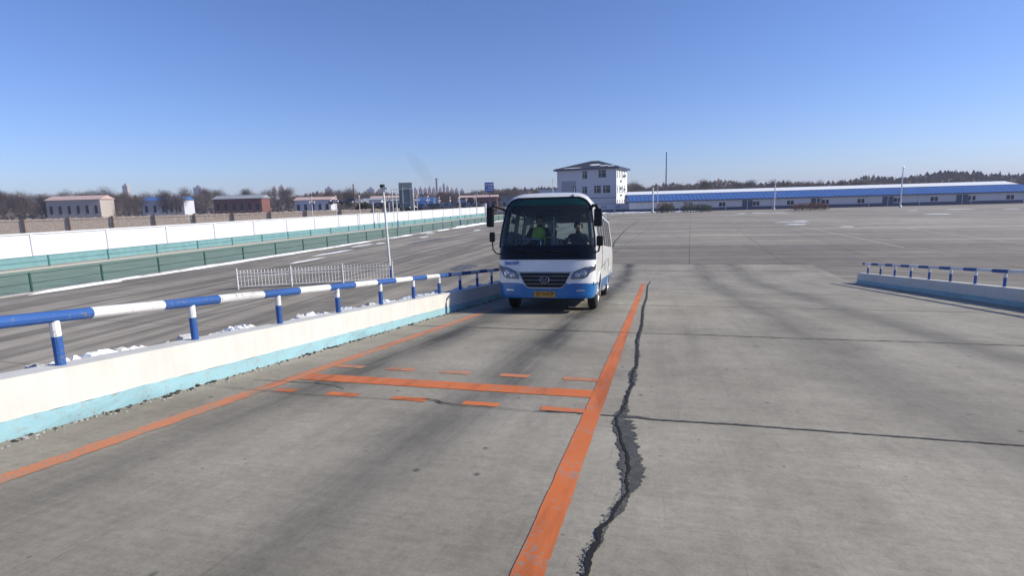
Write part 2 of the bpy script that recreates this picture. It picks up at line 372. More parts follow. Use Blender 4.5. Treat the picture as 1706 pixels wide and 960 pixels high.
# slab joints and the long crack
def wiggle(pts, wl, wr, name, m, dz, step=.03, amp=.4, seed=1):
    rnd = random.Random(seed); g = MB(); vs = []; P = []
    for i in range(len(pts) - 1):
        a, b = Vector(pts[i]).to_2d() if len(pts[i]) > 2 else Vector(pts[i]), Vector(pts[i + 1])
        n = max(1, int((b - a).length / step))
        for k in range(n): P.append((a.lerp(b, k / n), i + k / n))
    P.append((Vector(pts[-1]), len(pts) - 1.0))
    W = lambda q, t: q[min(int(t), len(q) - 1)] * (1 - t % 1) + q[min(int(t) + 1, len(q) - 1)] * (t % 1)
    L_, R_ = 1, 1
    for i, (p, t) in enumerate(P):
        d = (P[min(i + 1, len(P) - 1)][0] - P[max(i - 1, 0)][0]).normalized(); nrm = Vector((d.y, -d.x))
        kk = .75 if step < .018 else .5
        L_ = L_ * kk + (1 - kk) * rnd.uniform(1 - amp * 1.3, 1 + amp * 1.3); R_ = R_ * kk + (1 - kk) * rnd.uniform(1 - amp * 1.3, 1 + amp * 1.3)
        f1, f2 = (rnd.uniform(.75, 1.2), rnd.uniform(.75, 1.2)) if step < .05 else (1, 1)
        a = p - nrm * W(wl, t) * L_ * f1; b = p + nrm * W(wr, t) * R_ * f2
        vs += [(a.x, a.y, rz(a.y) + .006 + dz), (b.x, b.y, rz(b.y) + .006 + dz)]
    g.add(vs, [(2 * i, 2 * i + 1, 2 * i + 3, 2 * i + 2) for i in range(len(P) - 1)])
    return tag(g.build(name, m), kind='structure')
for yj, s_ in ((-1, 5), (8.68, 1), (13.36, 2), (17.85, 3), (22.3, 4)):
    pts = [(x, yj + jit(.03)) for x in [XL + .02 + i * .7 for i in range(18)] if x < XR - .05]
    wiggle(pts, [.015], [.015], 'slab_joint', 'joint', .0045, .06, .8, s_)
crack = [(-.222, 24.9), (-.239, 24.0), (-.301, 21.7), (-.275, 18.6), (-.245, 15.6), (-.269, 13.6), (-.274, 12.56), (-.245, 10.8), (-.223, 9.46), (-.242, 8.73), (-.254, 7.99), (-.224, 7.32), (-.202, 6.63), (-.196, 6.12), (-.224, 5.76), (-.215, 5.45), (-.2, 5.17), (-.217, 4.975), (-.224, 4.73), (-.228, 4.515), (-.241, 4.3), (-.27, 4.168), (-.275, 4.04), (-.247, 3.81), (-.223, 3.67), (-.217, 3.6), (-.173, 3.386), (-.144, 3.138), (-.133, 2.97), (-.129, 2.816), (-.145, 2.67), (-.174, 2.535), (-.194, 2.43), (-.216, 2.33), (-.225, 2.21), (-.249, 2.13), (-.256, 2.056), (-.252, 1.96), (-.26, 1.7), (-.30, 1.2), (-.27, .6), (-.3, -.4)]
# crack runs towards the viewer, so "left" of travel is the picture's right side
sealR = [.0, .02, .025, .025, .03, .035, .035, .03, .03, .035, .035, .025, .025, .02, .04, .04, .03, .012, .012, .02, .04, .06, .075, .085, .09, .085, .085, .075, .062, .055, .04, .03, .018, .015, .015, .012, .012, .012, .015, .02, .02, .02]
sealL = [.0, .02, .025, .02, .02, .03, .03, .025, .02, .02, .02, .025, .025, .02, .03, .035, .03, .02, .02, .02, .025, .035, .025, .032, .028, .03, .035, .045, .05, .03, .01, .01, .01, .015, .02, .02, .025, .02, .02, .02, .02, .02]
wiggle(crack, sealR, sealL, 'crack_sealant', 'seal', .0045, .016, .75, 11)
rnd = random.Random(99); cj = []
for i in range(len(crack) - 1):
    a, b = Vector(crack[i]), Vector(crack[i + 1]); n = max(1, int((b - a).length / .07))
    for k in range(n): q = a.lerp(b, k / n); cj.append((q.x + rnd.gauss(0, .007), q.y))
def cw(q): return .016 if q[1] < 2.4 else (.0105 if q[1] < 4.2 else (.014 if q[1] < 8 else .020))
wiggle(cj, [cw(q) * .8 for q in cj], [cw(q) * .8 for q in cj], 'open_crack', 'crack', .0085, .02, .72, 12)
wiggle([(-.92, 4.085), (-.8, 4.10), (-.7, 4.115), (-.6, 4.125), (-.545, 4.10)], [.002, .012, .014, .012, .01], [.002, .01, .012, .012, .012], 'crack_sealant', 'seal', .0045, .02, .5, 13)
wiggle([(-.40, 4.115), (-.30, 4.115), (-.215, 4.105), (-.13, 4.115), (-.029, 4.09), (.148, 4.09), (.6, 4.11), (1.4, 4.1), (2.6, 4.09), (4.2, 4.11), (8, 4.1)], [.012, .014, .035, .028, .022, .016, .014, .01], [.012, .012, .03, .025, .02, .014, .012, .01], 'crack_sealant', 'seal', .0050, .02, .5, 14)
wiggle([(-2.6, 4.10), (-2.37, 4.117), (-2.2, 4.12), (-1.9, 4.204), (-1.814, 4.186), (-1.73, 4.13), (-1.61, 4.102), (-1.48, 4.099), (-1.33, 4.108), (-1.155, 4.088), (-.95, 4.071), (-.72, 4.104)], [.003, .004, .003, .007, .009, .010, .007, .005, .005, .003, .003], [.003, .004, .003, .007, .009, .012, .008, .005, .005, .003, .003], 'slab_joint', 'crack', .0110, .02, .7, 15)
wiggle([(-4.2, 4.16), (-3.6, 4.12), (-3.2, 4.09), (-2.6, 4.10)], [.004], [.004], 'slab_joint', 'crack', .0110, .03, .7, 16)
wiggle([(-3.9, 4.48), (-3.2, 4.5), (-2.95, 4.45), (-2.8, 4.36)], [.003, .008, .004], [.003, .008, .004], 'slab_joint', 'joint', .0045, .03, .7, 17)
wiggle([(-2.7, 32.3), (-3.1, 36), (-3.2, 40), (-3.5, 48.4), (-3.6, 65), (-3.0, 92)], [.05], [.05], 'yard_crack', 'joint', .0, .4, .7, 51)
wiggle([(-4.2, 29.45), (-1.9, 29.42), (.9, 29.3), (8, 29.4)], [.035], [.035], 'slab_joint', 'joint', .0045, .1, .7, 52)
wiggle([(-4.2, 32.45), (8, 32.4)], [.03], [.05], 'slab_joint', 'joint', .0045, .1, .7, 53)
# crumbs of broken concrete along the crack
g = MB(); rnd = random.Random(4)
def crumb(g, x, y, s, flat=.5, z0=None):
    n = 6; z = (rz(y) + .010) if z0 is None else z0
    a0 = rnd.uniform(0, 6.28); top = [(x + s * rnd.uniform(.4, .8) * math.cos(a0 + t), y + s * rnd.uniform(.4, .8) * math.sin(a0 + t), z + s * flat * rnd.uniform(.6, 1.1)) for t in [6.283 * k / n for k in range(n)]]
    bot = [(x + s * rnd.uniform(.8, 1.1) * math.cos(a0 + t), y + s * rnd.uniform(.8, 1.1) * math.sin(a0 + t), z) for t in [6.283 * k / n for k in range(n)]]
    g.add(bot + top, [(k, (k + 1) % n, n + (k + 1) % n, n + k) for k in range(n)] + [tuple(range(n, 2 * n))])
for i in range(len(crack) - 1):
    a, b = Vector(crack[i]), Vector(crack[i + 1])
    dens = 1 if i < 16 else (14 if i < 22 else (4 if i < 28 else 45 if i < 38 else 80))
    off = 0 if i < 28 else -.012
    for k in range(dens):
        p = a.lerp(b, rnd.random()); crumb(g, p.x + off + rnd.gauss(0, .013), p.y, rnd.uniform(.0018, .0048) * (1.8 if rnd.random() < .12 else 1))
tag(g.build('crumbled_concrete', 'crumbs'), 'pale crumbs of broken concrete along the long crack', 'rubble', kind='stuff')

# retaining sides of the slope (part of the ground body)
ys = [y for y in ys if y < 26.2]
g = MB()
for x, sgn in ((XL - .62, -1), (XR + .62, 1)):
    vs = []
    for y in ys: vs += [(x, y, -.2), (x, y, max(rz(y) + .30, .05) if y < YF - 1 else .05)]
    g.add(vs, [(2 * i, 2 * i + 1, 2 * i + 3, 2 * i + 2) for i in range(len(ys) - 1)])
for x0, x1 in ((XL - .62, XL - .24), (XR + .24, XR + .62)):
    vs = []
    for y in ys: vs += [(x0, y, max(rz(y) + .30, .05) if y < YF - 1 else .05), (x1, y, max(rz(y) + .36, .06) if y < YF - 1 else .06)]
    g.add(vs, [(2 * i, 2 * i + 1, 2 * i + 3, 2 * i + 2) for i in range(len(ys) - 1)])
tag(g.build('slope_embankment', 'rubble'), kind='structure')

# low walls with blue band
def low_wall(x0, x1, face, y_end, label):
    root = empty('low_wall', (x0, 0, rz(0))); tag(root, label, 'wall')
    o = Vector(root.location)
    yw = [y for y in ys if y <= y_end] + [y_end]
    g = MB(); vs = []
    for y in yw:
        for (x, z) in ((x0, rz(y) + .14), (x0, rz(y) + .43), (x1, rz(y) + .43), (x1, rz(y) - .1)): vs.append((x - o.x, y, z - o.z))
    n = len(yw); fs = []
    for i in range(n - 1):
        for k in range(3): fs.append((4 * i + k, 4 * i + k + 1, 4 * i + 5 + k, 4 * i + 4 + k))
    fs.append(tuple(4 * (n - 1) + k for k in range(4))); g.add(vs, fs); g.build('coping_and_face', 'wall', root)
    g = MB(); vs = []
    rr = random.Random(3)
    for y in [yw[0]] + [yw[1] + i * .12 for i in range(int((y_end - yw[1]) / .12))] + [y_end]:
        t = .14 + rr.uniform(-.006, .006)
        xo = face * .006
        for (x, z) in ((x0 + xo, rz(y) + .0), (x0 + xo, rz(y) + t), (x0 - face * .02, rz(y) + t)): vs.append((x - o.x, y, z - o.z))
    n = len(vs) // 3
    g.add(vs, [(3 * i + k, 3 * i + k + 1, 3 * i + 4 + k, 3 * i + 3 + k) for i in range(n - 1) for k in range(2)]); g.build('painted_band', 'cyan', root)
    return root
low_wall(XL, XL - .24, 1, 25.2, 'long low white wall with pale blue foot left of the bus')
low_wall(XR, XR + .24, -1, 25.2, 'long low white wall with pale blue foot at the right edge of the slope')

# painted railings
def railing(x, y0, y1, phase, label):
    root = empty('railing', (x, 0, rz(0))); tag(root, label, 'railing'); oz = rz(0)
    per = 1.26; top = .85
    # alternating blue and white lengths of the top rail
    cols = ['blue_rail', 'white_rail']; seg = .66; y = y0; k = 0
    while y < y1:
        c = cols[k % 2]; e = min(y + seg, y1)
        g = MB(); g.tube([(0, y, rz(y) + top - .045 - oz), (0, e, rz(e) + top - .045 - oz)], .045, 12); g.build('top_rail', c, root); y = e; k += 1
    y = phase
    while y > y0 + per: y -= per
    while y < y1:
        b = rz(y) + .42 - oz
        g = MB(); g.tube([(0, y, b), (0, y, b + .235)], .034, 12); p = g.build('post', 'blue_rail', root)
        g = MB(); g.tube([(0, y, b + .235), (0, y, b + .36)], .034, 12); g.build('post_cap', 'white_rail', p)
        y += per
    return root
railing(XL - .13, -3.93, 25, 8.09, 'blue and white striped pipe railing on the low wall left of the bus')
railing(XR + .13, -4.3, 25, 8.09, 'blue and white striped pipe railing at the right edge of the slope')

# rubble and old snow heaped behind the left wall
def heap(name, m, cx0, cx1, y0, y1, n, smin, smax, zf, seed, label=None, cat='snow', flat=.6):
    global rnd
    rnd = random.Random(seed); g = MB()
    for i in range(n):
        y = rnd.uniform(y0, y1); x = rnd.uniform(cx0, cx1); s = rnd.uniform(smin, smax) * (1 if rnd.random() < .7 else 1.6)
        crumb(g, x, y, s, flat, zf(y))
    o = g.build(name, m); return tag(o, label, cat, kind='stuff')
heap('rubble', 'rubble', XL - .52, XL - .26, -2, 24, 900, .02, .05, lambda y: rz(y) + .33, 5, 'grey broken concrete bits behind the left low wall', 'rubble', .7)
heap('snow', 'dirty_snow', XL - .5, XL - .24, 3, 24, 260, .035, .085, lambda y: rz(y) + .34, 6, 'clumps of old snow heaped behind the left low wall', 'snow', .8)
def snow_clump(cx, cy, L_, seed):
    rn = random.Random(seed); g = MB(); n, k = 26, 9; vs = []
    for i in range(n + 1):
        for j in range(k + 1):
            t, s = i / n, j / k; e = math.sin(math.pi * t) ** .6 * math.sin(math.pi * s) ** .6
            hh = .085 * e * (.3 + 1.1 * rn.random())
            vs.append((cx - .17 + .34 * s + rn.uniform(-.012, .012), cy + L_ * (t - .5), rz(cy + L_ * (t - .5)) + .345 + hh))
    g.add(vs, [(i * (k + 1) + j, i * (k + 1) + j + 1, (i + 1) * (k + 1) + j + 1, (i + 1) * (k + 1) + j) for i in range(n) for j in range(k)])
    return g
g = MB()
for cy, L_, s_ in ((5.2, .7, 1), (6.6, .9, 2), (7.5, .5, 3), (8.75, .85, 4), (9.7, .5, 5), (10.35, .6, 6), (10.95, .7, 7), (12.6, .8, 8), (14.1, .7, 9), (3.6, 1.1, 10)):
    q = snow_clump(XL - .4, cy, L_, s_); g.add(q.v, q.f)
tag(g.build('snow', 'snow'), 'crusted white snow ridge behind the left low wall', 'snow', kind='stuff')
# debris at the foot of the left wall
heap('gravel', 'joint', XL + .01, XL + .10, -2, 15, 420, .006, .018, lambda y: rz(y) + .008, 8, 'dark grit along the foot of the left low wall', 'grit', .6)
heap('gravel', 'rubble', XL + .01, XL + .16, -2, 15, 500, .005, .016, lambda y: rz(y) + .008, 9, 'pale grit along the foot of the left low wall', 'grit', .6)

# ------------------------------------------------------------------ bus
YS, YR_ = .52, 6.9; L = 7.35; NF = 4.4
def lerp_tab(tab, z):
    if z <= tab[0][0]: return tab[0][1]
    for (a, b), (c, d) in zip(tab, tab[1:]):
        if z <= c: return b + (d - b) * (z - a) / (c - a)
    return tab[-1][1]
WT = [(.30, .96), (.36, 1.0), (.62, 1.035), (1.2, 1.045), (1.6, 1.02), (2.2, .935), (2.36, .895), (2.46, .83), (2.54, .71), (2.59, .54), (2.625, .29), (2.635, .05)]
FT = [(.30, .05), (.36, .02), (.62, .0), (.85, .015), (1.10, .05), (1.4, .11), (2.2, .36), (2.40, .43), (2.49, .53), (2.56, .70), (2.61, 1.1), (2.635, 1.9)]
BT = [(.30, .12), (.4, .05), (.9, .0), (1.5, .02), (2.34, .12), (2.46, .22), (2.54, .38), (2.61, .8), (2.635, 1.9)]
def bw(z): return lerp_tab(WT, z)
def bf(z): return lerp_tab(FT, z)
def bb(z): return L - lerp_tab(BT, z)
def front_pt(x, z, off=0):
    def P(x, z):
        w_ = bw(z); a = min(.9995, abs(x) / w_); f = bf(z); D = max(YS, f + .3) - f
        return Vector((x, f + D * (1 - (1 - a ** NF) ** (1 / NF)), z))
    p = P(x, z)
    if off:
        e = .01
        dx = P(min(x + e, bw(z) * .999), z) - P(x - e if x - e > -bw(z) * .999 else -bw(z) * .999, z); dz = P(x, z + e) - P(x, z - e)
        n = dx.cross(dz).normalized()
        if n.y > 0 and abs(x) < bw(z) * .9: n = -n
        if n.x * x < 0 and abs(x) > bw(z) * .9: n = -n
        p = p + n * off
    return p
def contour(z):
    w_ = bw(z); f = bf(z); ysz = max(YS, f + .3); b = bb(z); yrz = min(YR_, b - .2); pts = []; nc = 28; ns = 110
    D = ysz - f
    for k in range(nc + 1):                      # front, centre to right side
        t = k / nc * math.pi / 2; pts.append((w_ * math.sin(t) ** (2 / NF), f + D * (1 - math.cos(t) ** (2 / NF))))
    for k in range(1, ns): pts.append((w_, ysz + (yrz - ysz) * k / ns))
    D2 = b - yrz; nr = 5
    for k in range(16 + 1):
        t = (1 - k / 16) * math.pi / 2; pts.append((w_ * math.sin(t) ** (2 / nr), b - D2 * (1 - math.cos(t) ** (2 / nr))))
    left = [(-x, y) for x, y in pts[1:-1]][::-1]
    return pts + left
WZ0, WZ1 = 1.38, 2.425
def wsx(z):                                      # half width of the windscreen opening
    w_ = bw(z) * .975
    if z > 2.16: t = (z - 2.16) / (WZ1 - 2.16); w_ -= .20 * (1 - math.sqrt(max(0, 1 - t * t)))
    return w_
def in_window(x, y, z):
    if y < YS + .02 and WZ0 < z < WZ1 - .01 and abs(x) < wsx(z) - .01: return True
    if abs(x) > bw(z) * .98 and 1.46 < z < 2.16:
        for a, b in SIDE_W:
            if a < y < b: return True
    if y > YR_ + .15 and abs(x) < .82 and 1.46 < z < 2.25: return True
    return False
SIDE_W = [(1.0, 1.6), (1.95, 2.5), (2.88, 3.43), (3.81, 4.36), (4.74, 5.29), (5.67, 6.22)]
AX1, AX2 = 1.22, 5.30
def in_arch(x, y, z):
    if abs(x) < bw(z) * .9: return False
    for a in (AX1, AX2):
        if (y - a) ** 2 + (z - .36) ** 2 < .47 ** 2: return True
    return False
bus = empty('bus', (-2.258, 12.22, rz(12.22) + .012), (-math.atan(SL), 0, R(1.6)))
# empty stands on the slope under the front axle; body coordinates are shifted so y=0 is the nose
bus_in = -AX1
tag(bus, 'white and blue minibus climbing the concrete slope towards the viewer', 'bus')
def BB(mb, name, m, parent=None, smooth=False):
    mb.v = [(x, y + bus_in, z) for x, y, z in mb.v]
    return mb.build(name, m, parent or bus, smooth=smooth)
zs = [.32, .36] + [.40 + .045 * i for i in range(5)] + [.63] + [.68 + .048 * i for i in range(38)]
zs = [z for z in zs if z < 2.43] + [2.44, 2.47, 2.50, 2.53, 2.555, 2.58, 2.595, 2.61, 2.62, 2.628, 2.635]
g = MB(); C = [contour(z) for z in zs]; n = len(C[0]); vs = []
for z, c in zip(zs, C): vs += [(x, y, z) for x, y in c]
fs = []; mi = []
for i in range(len(zs) - 1):
    for j in range(n):
        j2 = (j + 1) % n; a, b = C[i][j], C[i][j2]; c_, d = C[i + 1][j], C[i + 1][j2]
        cx, cy, cz = (a[0] + b[0] + c_[0] + d[0]) / 4, (a[1] + b[1] + c_[1] + d[1]) / 4, (zs[i] + zs[i + 1]) / 2
        if in_window(cx, cy, cz) or in_arch(cx, cy, cz): continue
        fs.append((i * n + j, i * n + j2, (i + 1) * n + j2, (i + 1) * n + j))
        mi.append(1 if cz < .63 else (2 if (cz > 1.44 and cz < 2.22 and cy > YS + .02) else 0))
fs.append(tuple((len(zs) - 1) * n + j for j in range(n))); mi.append(0)
g.add(vs, fs); g.mi = mi
body = BB(g, 'body', ['bwhite', 'bblue', 'greypanel'], smooth=True)

def front_rows(z0, z1, left, right, off, nz=12, nx=40, g=None):
    g = g or MB(); vs = []
    for i in range(nz + 1):
        z = z0 + (z1 - z0) * i / nz; a, b = left(z), right(z)
        for j in range(nx + 1):
            # even spacing in angle so the corners stay smooth
            w_ = bw(z); ta = math.asin(max(-1, min(1, (abs(a) / w_) ** (NF / 2)))) * (1 if a > 0 else -1); tb = math.asin(max(-1, min(1, (abs(b) / w_) ** (NF / 2)))) * (1 if b > 0 else -1)
            t = ta + (tb - ta) * j / nx; x = w_ * abs(math.sin(t)) ** (2 / NF) * (1 if t > 0 else -1)
            vs.append(front_pt(x, z, off))
    g.add(vs, [(i * (nx + 1) + j, i * (nx + 1) + j + 1, (i + 1) * (nx + 1) + j + 1, (i + 1) * (nx + 1) + j) for i in range(nz) for j in range(nx)])
    return g
# windscreen glass, sun strip, black surround, black band under it
ws = BB(front_rows(1.385, 2.27, lambda z: -wsx(z), wsx, .006, 16), 'windscreen', 'glass', smooth=True)
BB(front_rows(2.272, WZ1 - .004, lambda z: -wsx(z), wsx, .006, 10), 'sun_strip', 'glassband', ws, smooth=True)
bk = BB(front_rows(1.12, 1.42, lambda z: -bw(z) * .985, lambda z: bw(z) * .985, .007, 6), 'black_band', 'frit', smooth=True)
g = MB(); edge = [front_pt(wsx(z), z, .009) for z in [1.38 + i * (WZ1 - 1.38) / 40 for i in range(40)]] + [front_pt(wsx(WZ1 - .001) * (1 - k / 14), WZ1, .009) for k in range(0, 15)]
g.tube(edge, .021, 6); g.tube([Vector((-p.x, p.y, p.z)) for p in edge], .021, 6)
BB(g, 'rubber_seal', 'black', ws)
# front pillars inside
for s in (-1, 1):
    g = MB(); g.tube([front_pt(s * bw(z) * .93, z, -.05) for z in (1.15, 1.5, 1.9, 2.3)], .035, 8); BB(g, 'pillar_trim', 'interior')
# wipers
for s, x0, x1 in ((1, .62, -.02), (-1, -.10, -.72)):
    g = MB(); g.tube([front_pt(x0 + .1, 1.20, .03), front_pt((x0 + x1) / 2, 1.27, .05), front_pt(x1, 1.30, .04)], .011, 6)
    g.tube([front_pt(x0 - .05, 1.245, .035), front_pt(x1 - .1, 1.33, .035)], .009, 6)
    BB(g, 'wiper', 'black')
# grille
def gl(z): return lerp_tab([(.545, -.33), (.56, -.38), (.60, -.42), (.85, -.545)], z)
gr = BB(front_rows(.548, .85, gl, lambda z: -gl(z), .005, 14), 'grille', 'black', smooth=True)
g = MB(); edge = [front_pt(gl(z), z, .012) for z in [.85 - i * .305 / 16 for i in range(17)]]; edge += [front_pt(x, .540 if abs(x) < .33 else .545, .012) for x in [-.34 + i * .068 for i in range(11)]]
edge += [front_pt(-gl(z), z, .012) for z in [.545 + i * .305 / 16 for i in range(17)]]
g.tube(edge, .011, 6); BB(g, 'grille_surround', 'chrome', gr)
for z in (.62, .70, .78):
    g = MB(); g.tube([front_pt(gl(z) * .97 * (1 - k / 12) - gl(z) * .97 * (k / 12), z, .014) for k in range(13)], .007, 6); BB(g, 'grille_bar', 'dullchrome', gr)
g = MB(); cz = .71; ring = []
for k in range(25):
    t = 2 * math.pi * k / 24; ring.append(front_pt(.095 * math.cos(t), cz + .068 * math.sin(t), .03))
g.tube(ring, .010, 6, cap=False); em = BB(g, 'emblem', 'dullchrome', gr)
g = MB(); c0 = front_pt(0, cz, .035); g.add([c0] + [Vector((r_.x * .93, r_.y - .004, cz + (r_.z - cz) * .93)) for r_ in ring[:-1]], [(0, k + 1, (k + 1) % 24 + 1) for k in range(24)]); BB(g, 'emblem_disc', 'frit', em)
g = MB()
for s in (-1, 1): g.tube([front_pt(s * .015, cz - .035, .045), front_pt(s * .055, cz + .035, .045)], .006, 5)
g.tube([front_pt(-.05, cz, .045), front_pt(.05, cz, .045)], .006, 5); BB(g, 'emblem_mark', 'dullchrome', em)
# headlamps
def poly_rows(poly, off, g=None, nz=16, nx=20):
    z0 = min(p[1] for p in poly) + 1e-4; z1 = max(p[1] for p in poly) - 1e-4
    def span(z):
        xs = []
        for (a, b), (c, d) in zip(poly, poly[1:] + poly[:1]):
            if (b - z) * (d - z) < 0: xs.append(a + (c - a) * (z - b) / (d - b))
        return (min(xs), max(xs)) if xs else (0, 0)
    return front_rows(z0, z1, lambda z: span(z)[0], lambda z: span(z)[1], off, nz, nx, g)
hp = [(-1.02, 1.01), (-1.01, .91), (-.90, .84), (-.87, .775), (-.80, .745), (-.545, .725), (-.57, .80), (-.63, .875), (-.82, .955)]
for s in (-1, 1):
    poly = [(x * -s, z) for x, z in hp]
    h = BB(poly_rows(poly, .004), 'headlight', 'lamphouse', smooth=True)
    for (x, z, r_) in ((.80, .84, .064), (.675, .80, .050)):
        g = MB(); c0 = front_pt(s * x, z, .008)
        g.lathe([(r_, 0.004), (r_, -.022), (r_ * .82, -.024), (r_ * .45, -.006), (0.002, -.004)], c0, 'Y', 20); BB(g, 'reflector', 'bulb', h, smooth=False)
    g = poly_rows([(s * 1.005, .985), (s * 1.0, .925), (s * .91, .89), (s * .87, .93)], .012); BB(g, 'turn_signal', 'lampred', h, smooth=True)
    g = MB(); q = [front_pt(x, z, .012) for x, z in poly + poly[:1]]; g.tube(q, .008, 5, cap=False); BB(g, 'lamp_edge', 'black', h)
    BB(poly_rows([(x * .995, z) for x, z in poly], .03), 'lamp_cover', 'lens', h, smooth=True)
    g = poly_rows([(s * .66, .475), (s * .66, .495), (s * .82, .50), (s * .82, .48)], .006); BB(g, 'marker_lamp', 'chrome', smooth=True)
# bumper seams
g = MB(); g.tube([front_pt(x, .632, .001) for x in [-1.05 + i * .1 for i in range(22)] if abs(x) > .52 and x < 0], .004, 4); g.tube([front_pt(x, .632, .001) for x in [-1.05 + i * .1 for i in range(22)] if x > .52], .004, 4)
g.tube([front_pt(x, .865 + .0 * x, .001) for x in [-.62 + i * .062 for i in range(21)]], .004, 4)
BB(g, 'panel_gap', 'joint')
# number plate
pl = MB(); c0 = front_pt(0, .40, .02); pl.box(-.22, .22, c0.y - .006, c0.y + .01, .345, .465); po = BB(pl, 'number_plate', 'plate'); bevel(po, .004)
text_mesh('吉J·7AAK学', .085, 'plate_lettering', 'ink', po, (0, c0.y - .010 + bus_in, .405), (R(90), 0, 0), .92)
g = MB(); g.tube([(-.205, c0.y - .008, .357), (.205, c0.y - .008, .357), (.205, c0.y - .008, .453), (-.205, c0.y - .008, .453), (-.205, c0.y - .008, .357)], .0025, 4); BB(g, 'plate_rim', 'ink', po)
p0 = front_pt(-.76, 1.045, .006); p1 = front_pt(-.86, 1.075); p2 = front_pt(-.66, 1.075); yaw_ = math.atan2(p2.y - p1.y, p2.x - p1.x)
text_mesh('（长运1公司', .088, 'company_lettering', 'inkblue', bus, (p0.x + .03, p0.y - .006 + bus_in, p0.z), (R(90 - 14), 0, yaw_), .78, .004)
# side glazing, pillars, door, skirt lines
for s in (-1, 1):
    for a, b in SIDE_W:
        g = MB(); vs = []
        for z in [1.45 + .09 * i for i in range(9)]:
            z = min(z, 2.17)
            for y in (a - .01, b + .01): vs.append((s * (bw(z) + .004), y, z))
        g.add(vs, [(2 * i, 2 * i + 1, 2 * i + 3, 2 * i + 2) for i in range(8)]); wnd = BB(g, 'side_window', 'glassside')
        g = MB()
        for yv in (a - .01, b + .01): g.tube([(s * (bw(z) + .002), yv, z) for z in (1.45, 1.6, 1.9, 2.17)], .009, 6)
        g.tube([(s * (bw(1.45) + .005), a, 1.45), (s * (bw(1.45) + .005), b, 1.45)], .008, 6); g.tube([(s * (bw(2.17) + .005), a, 2.17), (s * (bw(2.17) + .005), b, 2.17)], .008, 6)
        BB(g, 'window_frame', 'black', wnd)
    for a in (AX1, AX2):
        g = MB(); g.tube([(s * (bw(.36 + .47 * math.sin(t)) + .004), a + .475 * math.cos(t), .36 + .475 * math.sin(t)) for t in [math.pi * k / 16 for k in range(17)]], .02, 6); BB(g, 'arch_trim', 'bwhite')
    g = MB(); g.tube([(s * (bw(2.30) + .012), y, 2.30) for y in [.8 + .3 * i for i in range(21)]], .016, 6); BB(g, 'rain_gutter', 'black' if s > 0 else 'bwhite')
g = MB(); w0 = 1.047
g.tube([(w0, 2.05, 1.42), (w0, 2.05, 1.0), (w0 + .001, 1.9, .92), (w0 + .001, 1.75, .9)], .005, 4)
g.tube([(w0, 1.75, .9), (w0 + .001, 3.0, 1.0), (w0, 4.6, 1.1), (w0, 4.6, .42)], .005, 4)
BB(g, 'body_seam', 'joint')
g = MB(); g.add([(bw(z) + .006, y, z) for z, y in ((.8, 3.0), (.8, 3.5), (1.05, 3.5), (1.05, 3.0))], [(0, 1, 2, 3)]); BB(g, 'side_vent', 'greypanel')
# rear window and lamps
g = MB(); g.add([(-.83, bb(1.45) + .003, 1.45), (.83, bb(1.45) + .003, 1.45), (.83, bb(2.26) + .003, 2.26), (-.83, bb(2.26) + .003, 2.26)], [(0, 1, 2, 3)]); BB(g, 'rear_window', 'glassside')
for s in (-1, 1):
    g = MB(); g.box(s * .86 - .07, s * .86 + .07, bb(.9) - .03, bb(.9) + .015, .75, 1.05); bevel(BB(g, 'tail_light', 'lampred'), .01)
# roof hatch and front lamps on the brow
g = MB(); g.box(-.35, .35, 2.6, 3.3, 2.58, 2.65); bevel(BB(g, 'roof_hatch', 'bwhite'), .03, 3)
g = MB(); q = front_pt(.52, 2.47, .0); g.lathe([(.001, -.02), (.03, -.015), (.035, .01)], q, 'Y', 10); BB(g, 'roof_marker', 'greypanel')
# underside
g = MB(); g.box(-1.0, 1.0, .16, 7.1, .60, .66); BB(g, 'floor_pan', 'black')
g = MB(); g.box(-.74, .74, .35, 6.9, .27, .60); BB(g, 'chassis_shade_box', 'black')  # chassis box set low and wide to block light under the bus
for ax in (AX1, AX2):
    g = MB(); g.tube([(-.8, ax, .36), (.8, ax, .36)], .06, 10); g.lathe([(.02, -.12), (.14, -.08), (.14, .08), (.02, .12)], (0, ax, .36), 'X', 12); BB(g, 'axle', 'black')
g = MB(); g.tube([(.35, AX1 - .2, .30), (.72, AX1 - .15, .26), (.80, AX1 - .1, .33)], .015, 6); BB(g, 'steering_rod', 'rubble')
for ax in (AX1, AX2):
    for s in (-1, 1):
        g = MB(); xo = s * (1.00 if ax == AX1 else .98); wd = .205 if ax == AX1 else .44
        a, b = (xo - s * wd), xo
        lo, hi = min(a, b), max(a, b)
        prof = [(.20, lo), (.30, lo), (.345, lo + .015), (.365, lo + .045)]
        for k in range(4): t = lo + .05 + (hi - lo - .1) * k / 4; prof += [(.367, t), (.367, t + .018), (.357, t + .022), (.357, t + .032)]
        prof += [(.365, hi - .045), (.345, hi - .015), (.30, hi), (.20, hi)]
        g.lathe(prof, (0, ax, .367), 'X', 32)
        ti = BB(g, 'tyre', 'rubber')
        g = MB(); d = s
        g.lathe([(.215, -.0 * d), (.225, .012 * d), (.215, .012 * d), (.19, -.02 * d), (.16, -.035 * d), (.12, .01 * d if ax == AX1 else -.08 * d), (.075, .02 * d if ax == AX1 else -.08 * d), (.07, .06 * d if ax == AX1 else -.02 * d), (.01, .065 * d if ax == AX1 else -.02 * d)], (xo, ax, .367), 'X', 28)
        rm = BB(g, 'rim', 'rim', ti)
        g = MB()
        for k in range(8):
            t = k * math.pi / 4; g.lathe([(.012, 0), (.012, .03 * d)], (xo - .01 * d, ax + .10 * math.cos(t), .367 + .10 * math.sin(t)), 'X', 6)
        BB(g, 'wheel_nuts', 'chrome', ti)
